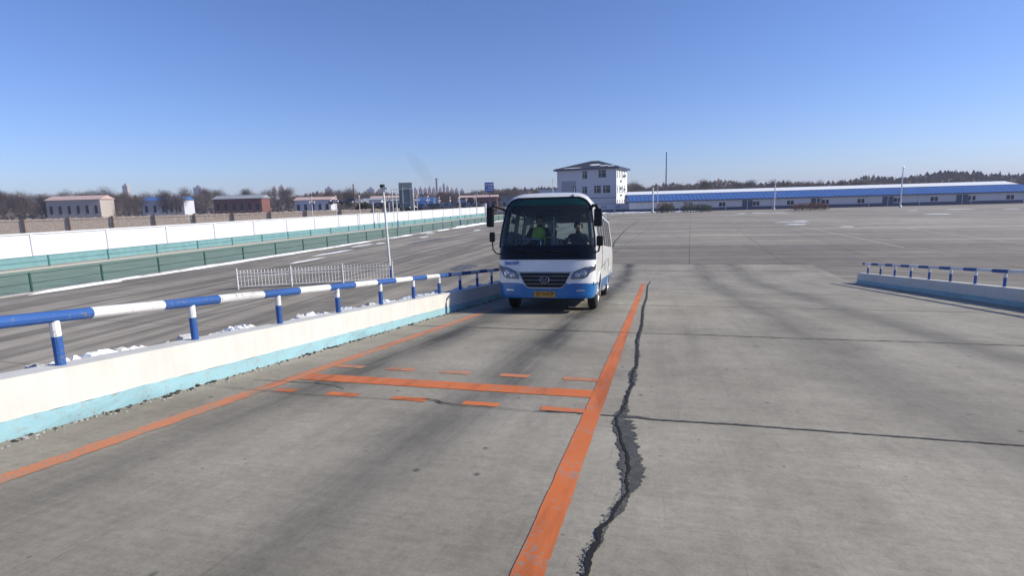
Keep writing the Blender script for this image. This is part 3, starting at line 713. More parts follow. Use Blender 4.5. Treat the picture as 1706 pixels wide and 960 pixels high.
# mudflap between axles, spare box
g = MB(); g.box(.55, .98, 1.95, 2.7, .36, .60); bevel(BB(g, 'battery_box', 'black'), .02)
g = MB(); g.tube([(.6, 3.1, .28), (.98, 3.3, .30), (1.0, 3.6, .36)], .03, 8); BB(g, 'exhaust_pipe', 'rubble')
# mirrors
def mirror(name, c, w_, h_, dep, arm, r_=.018):
    g = MB(); g.box(c[0] - w_ / 2, c[0] + w_ / 2, c[1] - dep / 2, c[1] + dep / 2, c[2] - h_ / 2, c[2] + h_ / 2)
    o = BB(g, name, 'black'); bevel(o, .03, 3); g = MB(); g.tube(arm, r_, 8); BB(g, 'mirror_arm', 'black', o)
    g = MB(); g.box(c[0] - w_ * .4, c[0] + w_ * .4, c[1] + dep / 2, c[1] + dep / 2 + .004, c[2] - h_ * .42, c[2] + h_ * .42); BB(g, 'mirror_glass', 'bulb', o)
mirror('wing_mirror', (-1.15, -.02, 2.02), .155, .42, .10, [(-.93, .42, 2.18), (-.96, .2, 2.21), (-1.08, 0, 2.25), (-1.15, -.02, 2.18)], .028)
mirror('wing_mirror', (1.09, .02, 1.97), .165, .36, .10, [(.92, .45, 2.20), (.97, .2, 2.23), (1.05, .05, 2.22), (1.09, .02, 2.12)], .03)
mirror('convex_mirror', (-1.12, .02, 1.60), .12, .21, .07, [(-1.01, .30, 1.24), (-1.08, .18, 1.26), (-1.115, .06, 1.34), (-1.12, .02, 1.52)], .014)
mirror('convex_mirror', (1.12, .10, 1.50), .14, .21, .08, [(1.04, .34, 1.28), (1.09, .22, 1.3), (1.11, .12, 1.38), (1.11, .10, 1.48)], .02)
# interior
g = MB(); g.box(-.98, .98, .40, 7.15, .70, .76); BB(g, 'cabin_floor', 'interior')
g = MB(); vs = []
for i, y in enumerate([.62, 1.2, 2.4, 3.6, 4.8, 6.0, 6.95]):
    for k in range(9): x = -.82 + .205 * k; vs.append((x, y, 2.44 - .28 * (abs(x) / .88) ** 3.2))
g.add(vs, [(i * 9 + k, i * 9 + k + 1, (i + 1) * 9 + k + 1, (i + 1) * 9 + k) for i in range(6) for k in range(8)]); BB(g, 'ceiling_lining', 'ceil', smooth=True)
g = MB()
for s in (-1, 1):
    g.add([(s * .985, y, z) for y, z in ((.9, .76), (6.9, .76), (6.9, 1.43), (.9, 1.43))], [(0, 1, 2, 3)])
    g.add([(s * x, y, z) for y, x, z in ((.9, .91, 2.19), (6.9, .91, 2.19), (6.9, .85, 2.32), (.9, .85, 2.32))], [(0, 1, 2, 3)])
BB(g, 'side_lining', 'interior')
g = MB(); vs = []
prof = [(.30, 1.18), (.34, 1.36), (.50, 1.40), (.74, 1.42), (.84, 1.34), (.86, .76)]
for x in [-.92 + .115 * k for k in range(17)]:
    hx = .05 * math.exp(-((x - .58) / .25) ** 2)
    pad = .10 * (abs(x) / .92) ** 4
    for y, z in prof: vs.append((x, y + pad, z + (hx if 1.3 < z else 0)))
g.add(vs, [(i * 6 + k, i * 6 + k + 1, (i + 1) * 6 + k + 1, (i + 1) * 6 + k) for i in range(16) for k in range(5)]); BB(g, 'dashboard', 'dash', smooth=True)
g = MB(); ring = [Vector((.56 + .22 * math.cos(t), 1.02 + .22 * math.sin(t) * .55, 1.46 + .22 * math.sin(t) * .5)) for t in [2 * math.pi * k / 24 for k in range(25)]]
g.tube(ring, .014, 6, cap=False); g.tube([(.34, 1.02, 1.46), (.78, 1.02, 1.46)], .016, 6); g.tube([(.56, 1.02, 1.45), (.56, .82, 1.25)], .03, 8); BB(g, 'steering_wheel', 'black')
g = MB(); g.tube([(-.82, .95, 1.40), (-.80, .95, 1.565), (-.28, .95, 1.565), (-.25, .95, 1.52), (-.25, .95, .9)], .017, 8); BB(g, 'grab_rail', 'chrome')
g = MB(); g.tube([(-.05, 1.6, .8), (-.05, 1.6, 2.3)], .014, 6); BB(g, 'grab_pole', 'galv')
g = MB(); g.box(-.28, .22, .55, .62, 2.06, 2.20); bevel(BB(g, 'cab_mirror', 'black'), .02)
for r_i in range(6):
    y = 2.25 + r_i * .75
    for x in ((-.76, -.30, .30, .76) if r_i < 5 else (-.76, -.38, 0, .38, .76)):
        if r_i == 0 and x in (-.30,): continue
        g = MB(); g.box(x - .20, x + .20, y, y + .09, 1.08, 1.62); g.box(x - .20, x + .20, y - .38, y + .02, 1.02, 1.12)
        st = BB(g, 'passenger_seat', 'seat'); bevel(st, .03)
        g = MB(); g.box(x - .17, x + .17, y - .008, y + .098, 1.46, 1.65); bevel(BB(g, 'headrest_cover', 'seatcover', st), .02)
g = MB(); g.box(.34, .78, 1.62, 1.74, 1.0, 1.55); g.box(.34, .78, 1.2, 1.64, .98, 1.08); bevel(BB(g, 'driver_seat', 'seat'), .03)
# luggage racks
g = MB()
for s in (-1, 1):
    g.tube([(s * .66, 1.3, 2.10), (s * .66, 6.6, 2.10)], .018, 6)
    for k in range(8): g.tube([(s * .66, 1.4 + k * .7, 2.10), (s * .80, 1.4 + k * .7, 2.26)], .012, 5)
BB(g, 'luggage_rail', 'galv')
for x, y in ((-.66, 1.7), (-.62, 2.9), (-.18, 2.4)):
    g = MB(); g.box(x - .075, x + .075, y, y + .02, 1.93, 2.07); BB(g, 'ceiling_screen', 'greypanel')

# ------------------------------------------------------------------ people in the bus
def person(name, joints, bones, cloth, label, wloc, extra=None, vest=False, face=-1):
    """joints: name -> (x,y,z,r)  skin-modifier body, one continuous mesh"""
    names = list(joints); me = bpy.data.meshes.new('body'); me.from_pydata([joints[k][:3] for k in names], [(names.index(a), names.index(b)) for a, b in bones], [])
    o = bpy.data.objects.new('body_tmp', me); col.objects.link(o)
    sk = o.modifiers.new('s', 'SKIN'); sk.use_smooth_shade = True
    for i, k in enumerate(names): r_ = joints[k][3]; me.skin_vertices[0].data[i].radius = r_ if isinstance(r_, tuple) else (r_, r_)
    me.skin_vertices[0].data[names.index('pelvis')].use_root = True
    ss = o.modifiers.new('d', 'SUBSURF'); ss.levels = 2; ss.render_levels = 2
    dg = bpy.context.evaluated_depsgraph_get(); m2 = bpy.data.meshes.new_from_object(o.evaluated_get(dg)); bpy.data.objects.remove(o)
    m2.materials.clear(); m2.materials.append(M[cloth]); m2.materials.append(M['skin'])
    hz = joints['neck'][2] - .005; hands = [Vector(joints[k][:3]) for k in joints if k.startswith('hand') or k.startswith('f')]
    for p in m2.polygons:
        c = p.center
        if c.z > hz or min([(c - h).length for h in hands] + [9]) < .075: p.material_index = 1
        p.use_smooth = True
    root = empty(name, wloc, bus.rotation_euler[:]); tag(root, label, 'person')
    root.rotation_euler = bus.rotation_euler
    b = bpy.data.objects.new('body', m2); col.objects.link(b); b.parent = root
    hx, hy, hz_ = joints['head'][:3]
    # face: nose, eyes, ears on the head; hair cap
    g = MB(); sgn = face
    g.add([(hx - .014, hy + sgn * .088, hz_ - .03), (hx + .014, hy + sgn * .088, hz_ - .03), (hx, hy + sgn * .120, hz_ - .026), (hx, hy + sgn * .095, hz_ + .02)], [(0, 1, 2), (0, 2, 3), (1, 3, 2), (0, 3, 1)]); g.build('nose', 'skin', root)
    for s in (-1, 1):
        g = MB(); g.lathe([(.001, -.008), (.011, -.005), (.011, .004), (.001, .006)], (hx + s * .033, hy + sgn * .086, hz_ + .015), 'Y', 8); g.build('eye', 'ink', root)
        g = MB(); g.lathe([(.001, -.012), (.024, -.006), (.026, .004), (.001, .01)], (hx + s * .088, hy, hz_), 'X', 8); g.build('ear', 'skin', root)
    g = MB(); g.tube([(hx - .025, hy + sgn * .09, hz_ - .055), (hx + .025, hy + sgn * .09, hz_ - .055)], .006, 5); g.build('mouth', 'redbrown', root)
    g = MB(); vs = []; n = 16
    for i in range(9):
        ph = math.pi / 2 * i / 8
        for j in range(n):
            t = 2 * math.pi * j / n; low = .03 if math.sin(t) * sgn > .35 else -.055
            z = hz_ + .112 * math.cos(ph) if i < 8 else hz_ + low
            if i == 7: z = hz_ + max(low, .02)
            r_ = .104 * max(.05, math.sin(ph)) ** .8
            vs.append((hx + r_ * math.cos(t), hy + r_ * math.sin(t) * 1.05 - sgn * .008, z))
    g.add(vs, [(i * n + j, i * n + (j + 1) % n, (i + 1) * n + (j + 1) % n, (i + 1) * n + j) for i in range(8) for j in range(n)] + [tuple(range(n))]); g.build('hair', 'hair', root, smooth=True)
    if vest:
        px, py, pz = joints['chest'][:3]; g = MB(); vs = []; n = 20; rows = vest
        for (z, rx, ry, cx, cy) in rows:
            for j in range(n): t = 2 * math.pi * j / n; vs.append((cx + rx * math.cos(t), cy + ry * math.sin(t), z))
        g.add(vs, [(i * n + j, i * n + (j + 1) % n, (i + 1) * n + (j + 1) % n, (i + 1) * n + j) for i in range(len(rows) - 1) for j in range(n)]); g.build('vest', 'vest', root, smooth=True)
    return root
def seated(x, y, seat_z, wheel=None, lean=0):
    J = {'pelvis': (x, y, seat_z + .10, (.15, .12)), 'belly': (x, y + .01, seat_z + .26, (.15, .115)), 'chest': (x + lean, y, seat_z + .42, (.17, .12)), 'neckb': (x + lean, y + .0, seat_z + .55, (.085, .075)), 'neck': (x + lean * 1.2, y - .01, seat_z + .61, .055), 'head': (x + lean * 1.4, y - .03, seat_z + .73, (.088, .098)), 'crown': (x + lean * 1.4, y - .025, seat_z + .80, (.07, .08))}
    B = [('pelvis', 'belly'), ('belly', 'chest'), ('chest', 'neckb'), ('neckb', 'neck'), ('neck', 'head'), ('head', 'crown')]
    for s in (-1, 1):
        k = 'l' if s < 0 else 'r'
        hand = wheel[s] if wheel else (x + s * .14, y - .36, seat_z + .20)
        J['sh' + k] = (x + lean + s * .185, y, seat_z + .49, .068); J['el' + k] = (x + s * .27, y - .14, seat_z + .25, .05)
        J['wr' + k] = (hand[0] + (0.02 * s), hand[1] + .07, hand[2] - .01, .032); J['hand' + k] = (*hand, .036)
        B += [('chest', 'sh' + k), ('sh' + k, 'el' + k), ('el' + k, 'wr' + k), ('wr' + k, 'hand' + k)]
        for f in range(4):
            a = (hand[0] + (f - 1.5) * .018, hand[1] - .045, hand[2] + .015, .0095); b = (hand[0] + (f - 1.5) * .02, hand[1] - .065, hand[2] - .015, .008)
            J['fa%s%d' % (k, f)] = a; J['fb%s%d' % (k, f)] = b; B += [('hand' + k, 'fa%s%d' % (k, f)), ('fa%s%d' % (k, f), 'fb%s%d' % (k, f))]
        J['ft' + k] = (hand[0] - s * .045, hand[1] - .01, hand[2] + .01, .010); B.append(('hand' + k, 'ft' + k))
        J['kn' + k] = (x + s * .13, y - .43, seat_z + .13, .075); J['an' + k] = (x + s * .13, y - .40, seat_z - .26, .05); J['to' + k] = (x + s * .13, y - .55, seat_z - .28, .04)
        B += [('pelvis', 'kn' + k), ('kn' + k, 'an' + k), ('an' + k, 'to' + k)]
    return J, B
def shift(J): return {k: (v[0], v[1] + bus_in, *v[2:]) for k, v in J.items()}
J, B = seated(.55, 1.38, 1.15, {-1: (.37, 1.10, 1.47), 1: (.76, 1.10, 1.47)})
person('person', shift(J), B, 'jacket', 'driver in a dark jacket at the steering wheel of the minibus', bus.location[:])
J, B = seated(-.46, 1.75, 1.32, {-1: (-.64, 1.30, 1.60), 1: (-.14, 1.35, 1.62)}, .04)
person('person', shift(J), B, 'jacket', 'person in a dark coat and yellow-green vest sitting beside the aisle inside the minibus', bus.location[:],
       vest=[(1.46 + a, rx, ry, -.46 + b, 1.75 + bus_in) for a, rx, ry, b in ((-.06, .17, .15, 0), (.12, .185, .15, .005), (.26, .20, .15, .03), (.36, .165, .13, .04), (.415, .095, .10, .04))])
g = MB(); g.box(-.62, -.18, 1.9, 2.02, 1.2, 1.75); g.box(-.62, -.18, 1.5, 1.92, .76, 1.28); bevel(BB(g, 'guide_seat', 'seat'), .03)

# ------------------------------------------------------------------ yard: poles, barrier, fences, walls
def cylz(x, y, z0, z1, r0, r1=None, n=12):
    g = MB(); g.tube([(x, y, z0), (x, y, z1)], r0, n, r2=r1 if r1 is not None else r0); return g
def cctv_pole(x, y, h, lean, label, cam_head=True, r=.06, group=None, blue=.75):
    root = empty('camera_pole' if cam_head else 'steel_pole', (x, y, 0), (0, lean, 0)); tag(root, label, 'pole', group)
    cylz(0, 0, blue, h, r, r * .8).build('upper_pole', 'white_rail', root); cylz(0, 0, 0, blue, r * 1.1).build('lower_pole', 'navy', root)
    if cam_head:
        g = MB(); g.box(-.10, .04, -.14, .14, h - .02, h + .14); hd = bevel(g.build('camera_head', 'black', root), .02)
        g = MB(); g.box(.04, .24, -.05, .05, h - .12, h - .02); g.build('camera_bracket', 'galv', hd)
    return root
cctv_pole(-13.0, 25.2, 4.65, R(-1.6), 'near tall white pole with navy foot and black camera head behind the railing')

# white crowd barrier beside the near pole
def barrier(x, y0, y1, label):
    root = empty('picket_barrier', (x, (y0 + y1) / 2, 0)); tag(root, label, 'barrier', None); n = int((y1 - y0) / .14); yc = (y0 + y1) / 2
    g = MB()
    for z in (.12, .62, .72): g.tube([(0, y0 - yc, z), (0, y1 - yc, z)], .018, 6)
    g.build('rails', 'white_rail', root)
    g = MB()
    for i in range(n + 1):
        y = y0 - yc + (y1 - y0) * i / n; g.tube([(0, y, .1), (0, y, .80)], .012, 5); g.lathe([(.004, 0), (.024, .02), (.024, .045), (.004, .09)], (0, y, .78), 'Z', 6)
    g.build('pickets', 'white_rail', root)
    for k in range(int((y1 - y0) / 2.4) + 1): cylz(0, min(y0 + k * 2.4, y1) - yc, 0, .92, .03).build('post', 'white_rail', root)
    return root
bx = empty('picket_barrier', (-13.4, 24.6, 0), (0, 0, R(58))); tag(bx, 'low white picket barrier on the yard beyond the striped railing', 'barrier')
g = MB(); LB = 7.2
for z in (.12, .60, .74): g.tube([(0, 0, z), (0, -LB, z)], .02, 6)
g.build('rails', 'white_rail', bx)
g = MB()
for i in range(48):
    y = -LB * i / 47; g.tube([(0, y, .1), (0, y, .84)], .014, 5); g.lathe([(.004, 0), (.03, .02), (.03, .05), (.004, .10)], (0, y, .80), 'Z', 6)
tag(g.build('pickets', 'white_rail', bx))
for k in range(4): cylz(0, -LB * k / 3, 0, 1.0, .035).build('post', 'white_rail', bx)
bx.rotation_euler = (0, 0, R(-62))
bx.location = (-12.85, 25.1, 0)

def fence_run(x, ya, yb, sp, phase, post_h, rails, mp, name, label, r=.03, rr=.016):
    root = empty(name, (x, (ya + yb) / 2, 0)); tag(root, label, 'fence'); yc = (ya + yb) / 2
    g = MB()
    for z in rails: g.tube([(0, ya - yc, z), (0, yb - yc, z)], rr, 6)
    g.build('rails', mp, root)
    n = 0; y = phase
    while y > ya + sp: y -= sp
    while y < yb and n < 98:
        cylz(0, y - yc, 0, post_h, r, n=8).build('post', mp, root); y += sp; n += 1
    return root
XF1, XF2, XW = -29.4, -41.5, -44.3
fence_run(XF1, 8, 150, 3.6, 52.1, 1.0, (.95, .5), 'dgreen', 'post_fence', 'near dark green post and rail fence along the far side of the yard', .055, .022)
fence_run(XF2, 8, 150, 4.4, 60, .95, (.92, .55), 'tealfence', 'post_fence', 'farther teal post and rail fence in front of the white boundary wall', .06, .03)
# green painted strip and kerbs between the fences
g = MB(); g.add([(XF2 + .2, 0, .006), (XF1 - .3, 0, .006), (XF1 - .3, 152, .006), (XF2 + .2, 152, .006)], [(0, 1, 2, 3)]); tag(g.build('green_verge', 'turf'), kind='structure')
g = MB(); g.box(XF1 - .25, XF1 + .12, 0, 152, 0, .07); g.box(XF2 - .2, XF2 + .15, 0, 152, 0, .14); tag(g.build('verge_kerb', 'rubble'), kind='structure')
# snow along kerb and on the yard
def snow_patch(g, cx, cy, lx, ly, h=.05, seed=0, z=.0):
    rn = random.Random(seed); n = 18; ring = []
    for k in range(n):
        t = 2 * math.pi * k / n; q = rn.uniform(.65, 1.1); ring.append((cx + lx * q * math.cos(t), cy + ly * q * math.sin(t), z + .002))
    mid = [(cx + (p[0] - cx) * .6, cy + (p[1] - cy) * .6, z + h * rn.uniform(.6, 1)) for p in ring]
    g.add(ring + mid + [(cx, cy, z + h)], [(k, (k + 1) % n, n + (k + 1) % n, n + k) for k in range(n)] + [(n + k, n + (k + 1) % n, 2 * n) for k in range(n)])
g = MB(); rn = random.Random(2)
for i in range(80): snow_patch(g, XF1 + .35 + rn.uniform(-.1, .3), rn.uniform(20, 150), rn.uniform(.1, .35), rn.uniform(.6, 3.0), rn.uniform(.05, .12), i)
for y in (80, 84, 87, 90): snow_patch(g, XF1 + .5, y, .6, 2.6, .25, int(y))
for (x, y, a, b) in ((-27.0, 47, .25, 2.4), (-25.6, 40, .3, 3), (-26.5, 49.5, .5, .7), (-24, 34, .2, 2.2), (-25.5, 58, .3, 1.2), (-27.7, 65, .3, 1.4), (-23.5, 71, .3, 1.6)): snow_patch(g, x, y, a, b, .04, int(x * y))
for k in range(26): snow_patch(g, XR + 1.2 + rn.uniform(-.3, .5), rn.uniform(2, 25), rn.uniform(.15, .4), rn.uniform(.4, 1.6), .12, 700 + k)
for k in range(16): snow_patch(g, rn.uniform(14, 60), rn.uniform(60, 125), rn.uniform(.6, 3), rn.uniform(.2, .8), .06, 800 + k)
tag(g.build('snow', 'snow'), 'thin strips of snow along the green fence kerb and on the yard', 'snow', kind='stuff')
M['oldline'] = worn_paint('worn white marking', (.5, .5, .48), (.28, .26, .22), .245, 4)
for x0, y0, x1, y1 in ((16, 42, 16, 70), (24, 42, 24, 70), (32, 42, 32, 70), (40, 42, 40, 70), (48, 42, 48, 70), (14, 72, 62, 72)):
    g = MB(); d = Vector((x1 - x0, y1 - y0)).normalized() * .075; n_ = (-d.y, d.x); g.add([(x0 - n_[0], y0 - n_[1], .004), (x0 + n_[0], y0 + n_[1], .004), (x1 + n_[0], y1 + n_[1], .004), (x1 - n_[0], y1 - n_[1], .004)], [(0, 1, 2, 3)])
    tag(g.build('bay_line', 'oldline'), kind='structure')
# damp and blue-grey stains / snowmelt
def stain(x, y, a, b, m, seed):
    g = MB(); rn = random.Random(seed); n = 26; pts = [(x + a * rn.uniform(.7, 1.1) * math.cos(6.283 * k / n), y + b * rn.uniform(.7, 1.1) * math.sin(6.283 * k / n), .005) for k in range(n)]
    g.add(pts, [tuple(range(n))]); return tag(g.build('pavement_stain', m), kind='structure')
M['stain'] = mat('dark stain', (.10, .10, .105), .7, var=.3, scale=1.5); M['bluepaint'] = mat('old blue marking', (.17, .21, .30), .8, var=.3, scale=3)
stain(-11.0, 30.5, .8, 1.7, 'stain', 1); stain(-22.5, 52, .5, 5, 'stain', 5); stain(-26, 42, .5, 3, 'stain', 6); stain(-27.5, 62, .35, 3, 'stain', 8); stain(-9.8, 39.5, .8, .9, 'bluepaint', 3)

# long white boundary wall
wl = empty('boundary_wall', (XW, 75, 0)); tag(wl, 'long white boundary wall with pale teal foot behind the green fences', 'wall')
g = MB(); g.box(-.15, .15, -75, 66, .75, 2.35); g.build('wall_face', 'lightwall', wl)
g = MB(); g.box(-.17, .17, -75, 66, 0, .75); g.build('teal_foot', 'tealband', wl)
g = MB(); g.box(-.22, .22, -75, 66, 2.35, 2.45); g.build('coping', 'lightwall', wl)
for k in range(25):
    g = MB(); y = -74 + k * 5.8; g.box(.15, .21, y, y + .25, .75, 2.349); g.build('pier', 'bluewhite', wl)
g = MB(); g.box(-.4, .4, 66, 66.8, 0, 3.3); g.build('end_pillar', 'bluewhite', wl)

gp = 'white poles with navy feet along the green fences'
for (x, y, h, lab, hd) in ((XF2 - .2, 76.5, 4.2, 'short white pole with navy foot leftmost in front of the white boundary wall', False), (XF2 + .3, 83.5, 5.4, 'white pole with navy foot behind the green fence, left of the grey sign back', False), (XF1 + .2, 80.5, 5.2, 'white pole with navy foot between the grey sign back and the blue sign', False), (XF2 + .2, 20, 5.2, 'white pole with navy foot far left in front of the boundary wall', False)):
    cctv_pole(x, y, h, 0, lab, hd, .075, gp, 1.2)
# hooked lamp at far end
lp = empty('street_lamp', (XF2, 126, 0)); tag(lp, 'slender lamp with a small ring head near the far end of the white wall', 'street lamp')
cylz(0, 0, 0, 4.9, .09, .06).build('lamp_post', 'galv', lp)
g = MB(); g.tube([(.45 * math.sin(t), 0, 5.4 - .5 * math.cos(t)) for t in [5.2 * k / 14 for k in range(15)]], .05, 6); g.build('hook', 'galv', lp)

# ------------------------------------------------------------------ blue road sign
def pix(x, y, depth):                             # a point seen at photo pixel (x, y) at a distance along the view, used for far things only
    d = fw * 916.8 + rt * (x - 853) - up * (y - 480); d = d * (depth / 916.8); return Vector((d.x, d.y, H + d.z))
c = pix(815, 311.5, 145); sg = empty('road_sign', (c.x, c.y, 0), (0, 0, R(15))); tag(sg, 'blue rectangular road sign with white characters on a dark post', 'sign')
g = MB(); g.box(-1.2, 1.2, -.05, .05, c.z - 1.2, c.z + 1.2); bevel(g.build('sign_plate', 'signblue', sg), .02)
cylz(0, .14, 0, c.z + 1, .09).build('sign_post', 'navy', sg)
text_mesh('立交桥', .70, 'sign_characters', 'signwhite', sg, (0, -.065, c.z + .54), (R(90), 0, 0), 1, .004)
text_mesh('一号 路', .52, 'sign_characters', 'signwhite', sg, (0, -.065, c.z - .26), (R(90), 0, 0), 1, .004)
g = MB(); g.box(-1.08, 1.08, -.06, -.051, c.z - .86, c.z - .76); g.build('sign_line', 'signwhite', sg)

# grey back of a large road sign on its frame
c = pix(676, 325, 104); k_ = 104 / 916.8; W2, H2 = 11 * k_, 20.5 * k_
sb = empty('sign_back', (c.x, c.y, 0), (0, 0, R(20))); tag(sb, 'tall grey back of a road sign with frame bars, above the white wall', 'sign')
g = MB(); g.box(-W2, W2, 0, .08, c.z - H2, c.z + H2); bevel(g.build('sign_panel', 'signback', sb), .03)
g = MB()
for z in (c.z + H2 * .55, c.z - H2 * .62): g.box(-W2 * .55, W2 * .98, -.09, -.002, z - .04, z + .04)
g.box(-W2 * .45, -W2 * .37, -.10, -.003, c.z - H2 * .62, c.z + H2 * .62); g.box(W2 * .6, W2 * .68, -.10, -.003, c.z - H2 * .62, c.z + H2 * .62); g.build('frame_bars', 'galv', sb)
for sx in (-.5, .64): cylz(W2 * sx, -.16, 0, c.z + H2 * .7, .07).build('leg', 'signback', sb)
g = MB(); g.tube([(-W2 * 2.0, -.2, c.z + H2 * .46), (W2 * 1.15, -.2, c.z + H2 * .46)], .06, 6); g.build('crossbar', 'galv', sb)
cylz(W2 * 1.15, -.2, 0, c.z + H2 * .46, .09).build('white_post', 'white_rail', sb)
cylz(-W2 * 2.0, -.2, 0, c.z + H2 * .46, .09).build('white_post', 'white_rail', sb)

# ------------------------------------------------------------------ things behind the white wall
c = pix(666, 345, 105); bf_ = empty('board_fence', (c.x, c.y, 0), (0, 0, R(33))); tag(bf_, 'weathered tan board fence behind the left end of the white wall', 'fence')
g = MB(); rn = random.Random(3)
for k in range(220):
    x = -83.6 + k * .38; hh = 3.0 + rn.uniform(-.08, .08); g.box(x, x + .34, 0, .05, 0, hh)
g.build('boards', 'wood', bf_)
g = MB(); g.box(-83.6, 0, -.05, -.002, 2.7, 2.82); g.build('top_rail', 'wood', bf_)
for k in range(14):
    g = MB(); g.box(-83 + k * 6, -82.7 + k * 6, -.2, -.052, 0, 3.15); g.build('post', 'bark', bf_)

def make_car(mname):
    root = empty('parked_car')
    g = MB(); W_ = .85
    prof = [(-2.2, .35), (-2.2, .75), (-1.9, .95), (-1.2, 1.0), (-.75, 1.42), (.75, 1.45), (1.4, 1.02), (2.0, .95), (2.2, .8), (2.2, .35)]
    vs = [(x, s * (W_ if z < 1.1 else W_ * .8), z) for s in (-1, 1) for x, z in prof]; n = len(prof)
    g.add(vs, [(i, (i + 1) % n, n + (i + 1) % n, n + i) for i in range(n)] + [tuple(range(n)), tuple(range(n, 2 * n))]); b = g.build('car_body', mname, root); bevel(b, .06, 2)
    g = MB()
    for s in (-1, 1): g.add([(-1.0, s * .86, 1.03), (1.25, s * .86, 1.03), (.7, s * .74, 1.38), (-.7, s * .74, 1.37)], [(0, 1, 2, 3)])
    g.add([(-1.24, -.72, 1.02), (-1.24, .72, 1.02), (-.80, .62, 1.38), (-.80, -.62, 1.38)], [(0, 1, 2, 3)]); g.build('car_window', 'winglass', root)
    for x in (-1.35, 1.35):
        for s in (-1, 1): g = MB(); g.lathe([(.05, -.1), (.32, -.1), (.33, 0), (.32, .1), (.05, .1)], (x, s * .78, .33), 'Y', 16); g.build('wheel', 'rubber', root)
    return root
protos = {m: None for m in ('carblack', 'carblue', 'carwhite')}
clabels = {'carblack': 'black', 'carblue': 'dark blue', 'carwhite': 'white'}
BK = 2.25
def behind(px, dep): return max(dep, 47.5 / (.2525 + .9675 * (853 - px) / 916.8))
for i, (px, py, dep, m) in enumerate([(672, 350, 112, 'carblack'), (689, 351, 114, 'carblack'), (703, 349, 112, 'carblue'), (716, 350, 118, 'carblack'), (731, 349, 118, 'carblack'), (746, 347, 124, 'carblue'), (762, 346, 128, 'carblack'), (776, 344, 132, 'carblue'), (791, 342, 138, 'carblack'), (600, 334, 150, 'carwhite'), (586, 333, 150, 'carblue'), (632, 341, 122, 'carblack'), (560, 335, 150, 'carblack')]):
    dep = behind(px, dep); c = pix(px, py, dep)
    if protos[m] is None: protos[m] = make_car(m); o = protos[m]
    else: o = copy_tree(protos[m])
    zc = BK if i < 9 else max(0, c.z - 1.0)
    o.location = (c.x, c.y, zc); o.rotation_euler = (0, 0, R(15 + [70, 60, 80, 20, 75, 65, 85, 70, 30, 10, 5, 5, 12][i]))
    where = ['just below the grey sign back', 'right of the grey sign back', 'below the blue arched shed', 'fourth from the left in the row above the white wall', 'under the far end of the blue arched shed', 'in front of the dead stalks', 'between the dead stalks and the red brick house', 'in front of the red brick house', 'nearest the blue road sign', 'leftmost pale car behind the board fence', 'at the left picture edge of the street, behind the board fence', 'behind the board fence under the dark hedge', 'farthest left behind the board fence'][i]
    tag(o, '%s car parked %s' % (clabels[m], where), 'car', 'cars parked behind the white boundary wall')
rnd = random.Random(31)
for i in range(20):
    px = 590 + i * 12.5 + rnd.uniform(-3, 3); dep = rnd.uniform(112, 122) if px < 660 else 116 + (px - 660) * .17 + rnd.uniform(3, 9)
    dep = behind(px, dep) + 5; m = rnd.choice(['carblack', 'carblack', 'carblue', 'carwhite', 'carblack']); c = pix(px, 350, dep); o = copy_tree(protos[m])
    if px < 668: continue_ = True
    o.location = (c.x, c.y, BK if px > 668 else .0); o.rotation_euler = (0, 0, R(rnd.choice([75, 80, 95, 20, -10])))
    side = 'behind the board fence' if px < 668 else ('left of the blue arched shed' if px < 695 else 'before the blue arched shed' if px < 730 else 'before the dead stalks' if px < 765 else 'before the red brick house' if px < 815 else 'near the blue sign')
    tag(o, '%s car in the back row of parked cars %s' % (clabels[m], side), 'car', '%s back row cars %s' % (clabels[m], side))
# raised earth bank carrying the parked cars
g = MB(); vs = []
bank = [(-44.6, 0), (-45.6, 2.25), (-60, 2.25), (-78, 2.25), (-84, 0)]
for y in (96, 98, 150, 158):
    for x, z in bank: vs.append((x, y, z * (0 if y in (96, 158) else 1)))
g.add(vs, [(i * 5 + j, i * 5 + j + 1, (i + 1) * 5 + j + 1, (i + 1) * 5 + j) for i in range(3) for j in range(4)]); tag(g.build('earth_bank', mat('dry earth', (.12, .10, .08), .95)), kind='structure')

def globe_lamp():
    root = empty('globe_lamp'); cylz(0, 0, 0, 3.3, .07, .05).build('lamp_post', 'pinklamp', root)
    g = MB(); g.tube([(-.35, 0, 2.5), (0, 0, 2.9), (.35, 0, 2.5)], .035, 6); g.build('lamp_arm', 'pinklamp', root)
    for x, z in ((0, 3.45), (-.36, 2.72), (.36, 2.72)):
        g = MB(); g.lathe([(.01, -.17), (.11, -.13), (.17, 0), (.11, .13), (.01, .17)], (x, 0, z), 'Z', 12); g.build('globe', 'pinklamp', root, smooth=True)
    return root
gl_ = None; spots = [(599, 343, 92), (648, 341, 92), (695, 340, 96), (713, 340, 100), (732, 341, 104), (750, 340, 108), (764, 341, 112), (777, 338, 116), (791, 336, 120), (560, 344, 90), (520, 346, 88), (805, 334, 128)]
wh = ['in front of the board fence, left of the dark hedge', 'in front of the board fence beside the near white pole', 'right of the grey sign back', 'in front of the blue arched shed', 'at the right end of the blue arched shed', 'in front of the dead stalks', 'at the left end of the red brick house', 'before the left half of the red brick house', 'before the middle of the red brick house', 'second from the far left behind the white wall', 'farthest left behind the white wall', 'below the blue road sign']
for i, (px, py, dep) in enumerate(spots):
    dep = behind(px, dep); c = pix(px, py, dep); o = globe_lamp() if gl_ is None else copy_tree(gl_); gl_ = gl_ or o
    o.location = (c.x, c.y, max(0, c.z - 1.9)); o.rotation_euler = (0, 0, R(20 * i)); tag(o, 'white three-globe lamp %s' % wh[i], 'street lamp', 'globe lamps behind the white boundary wall')

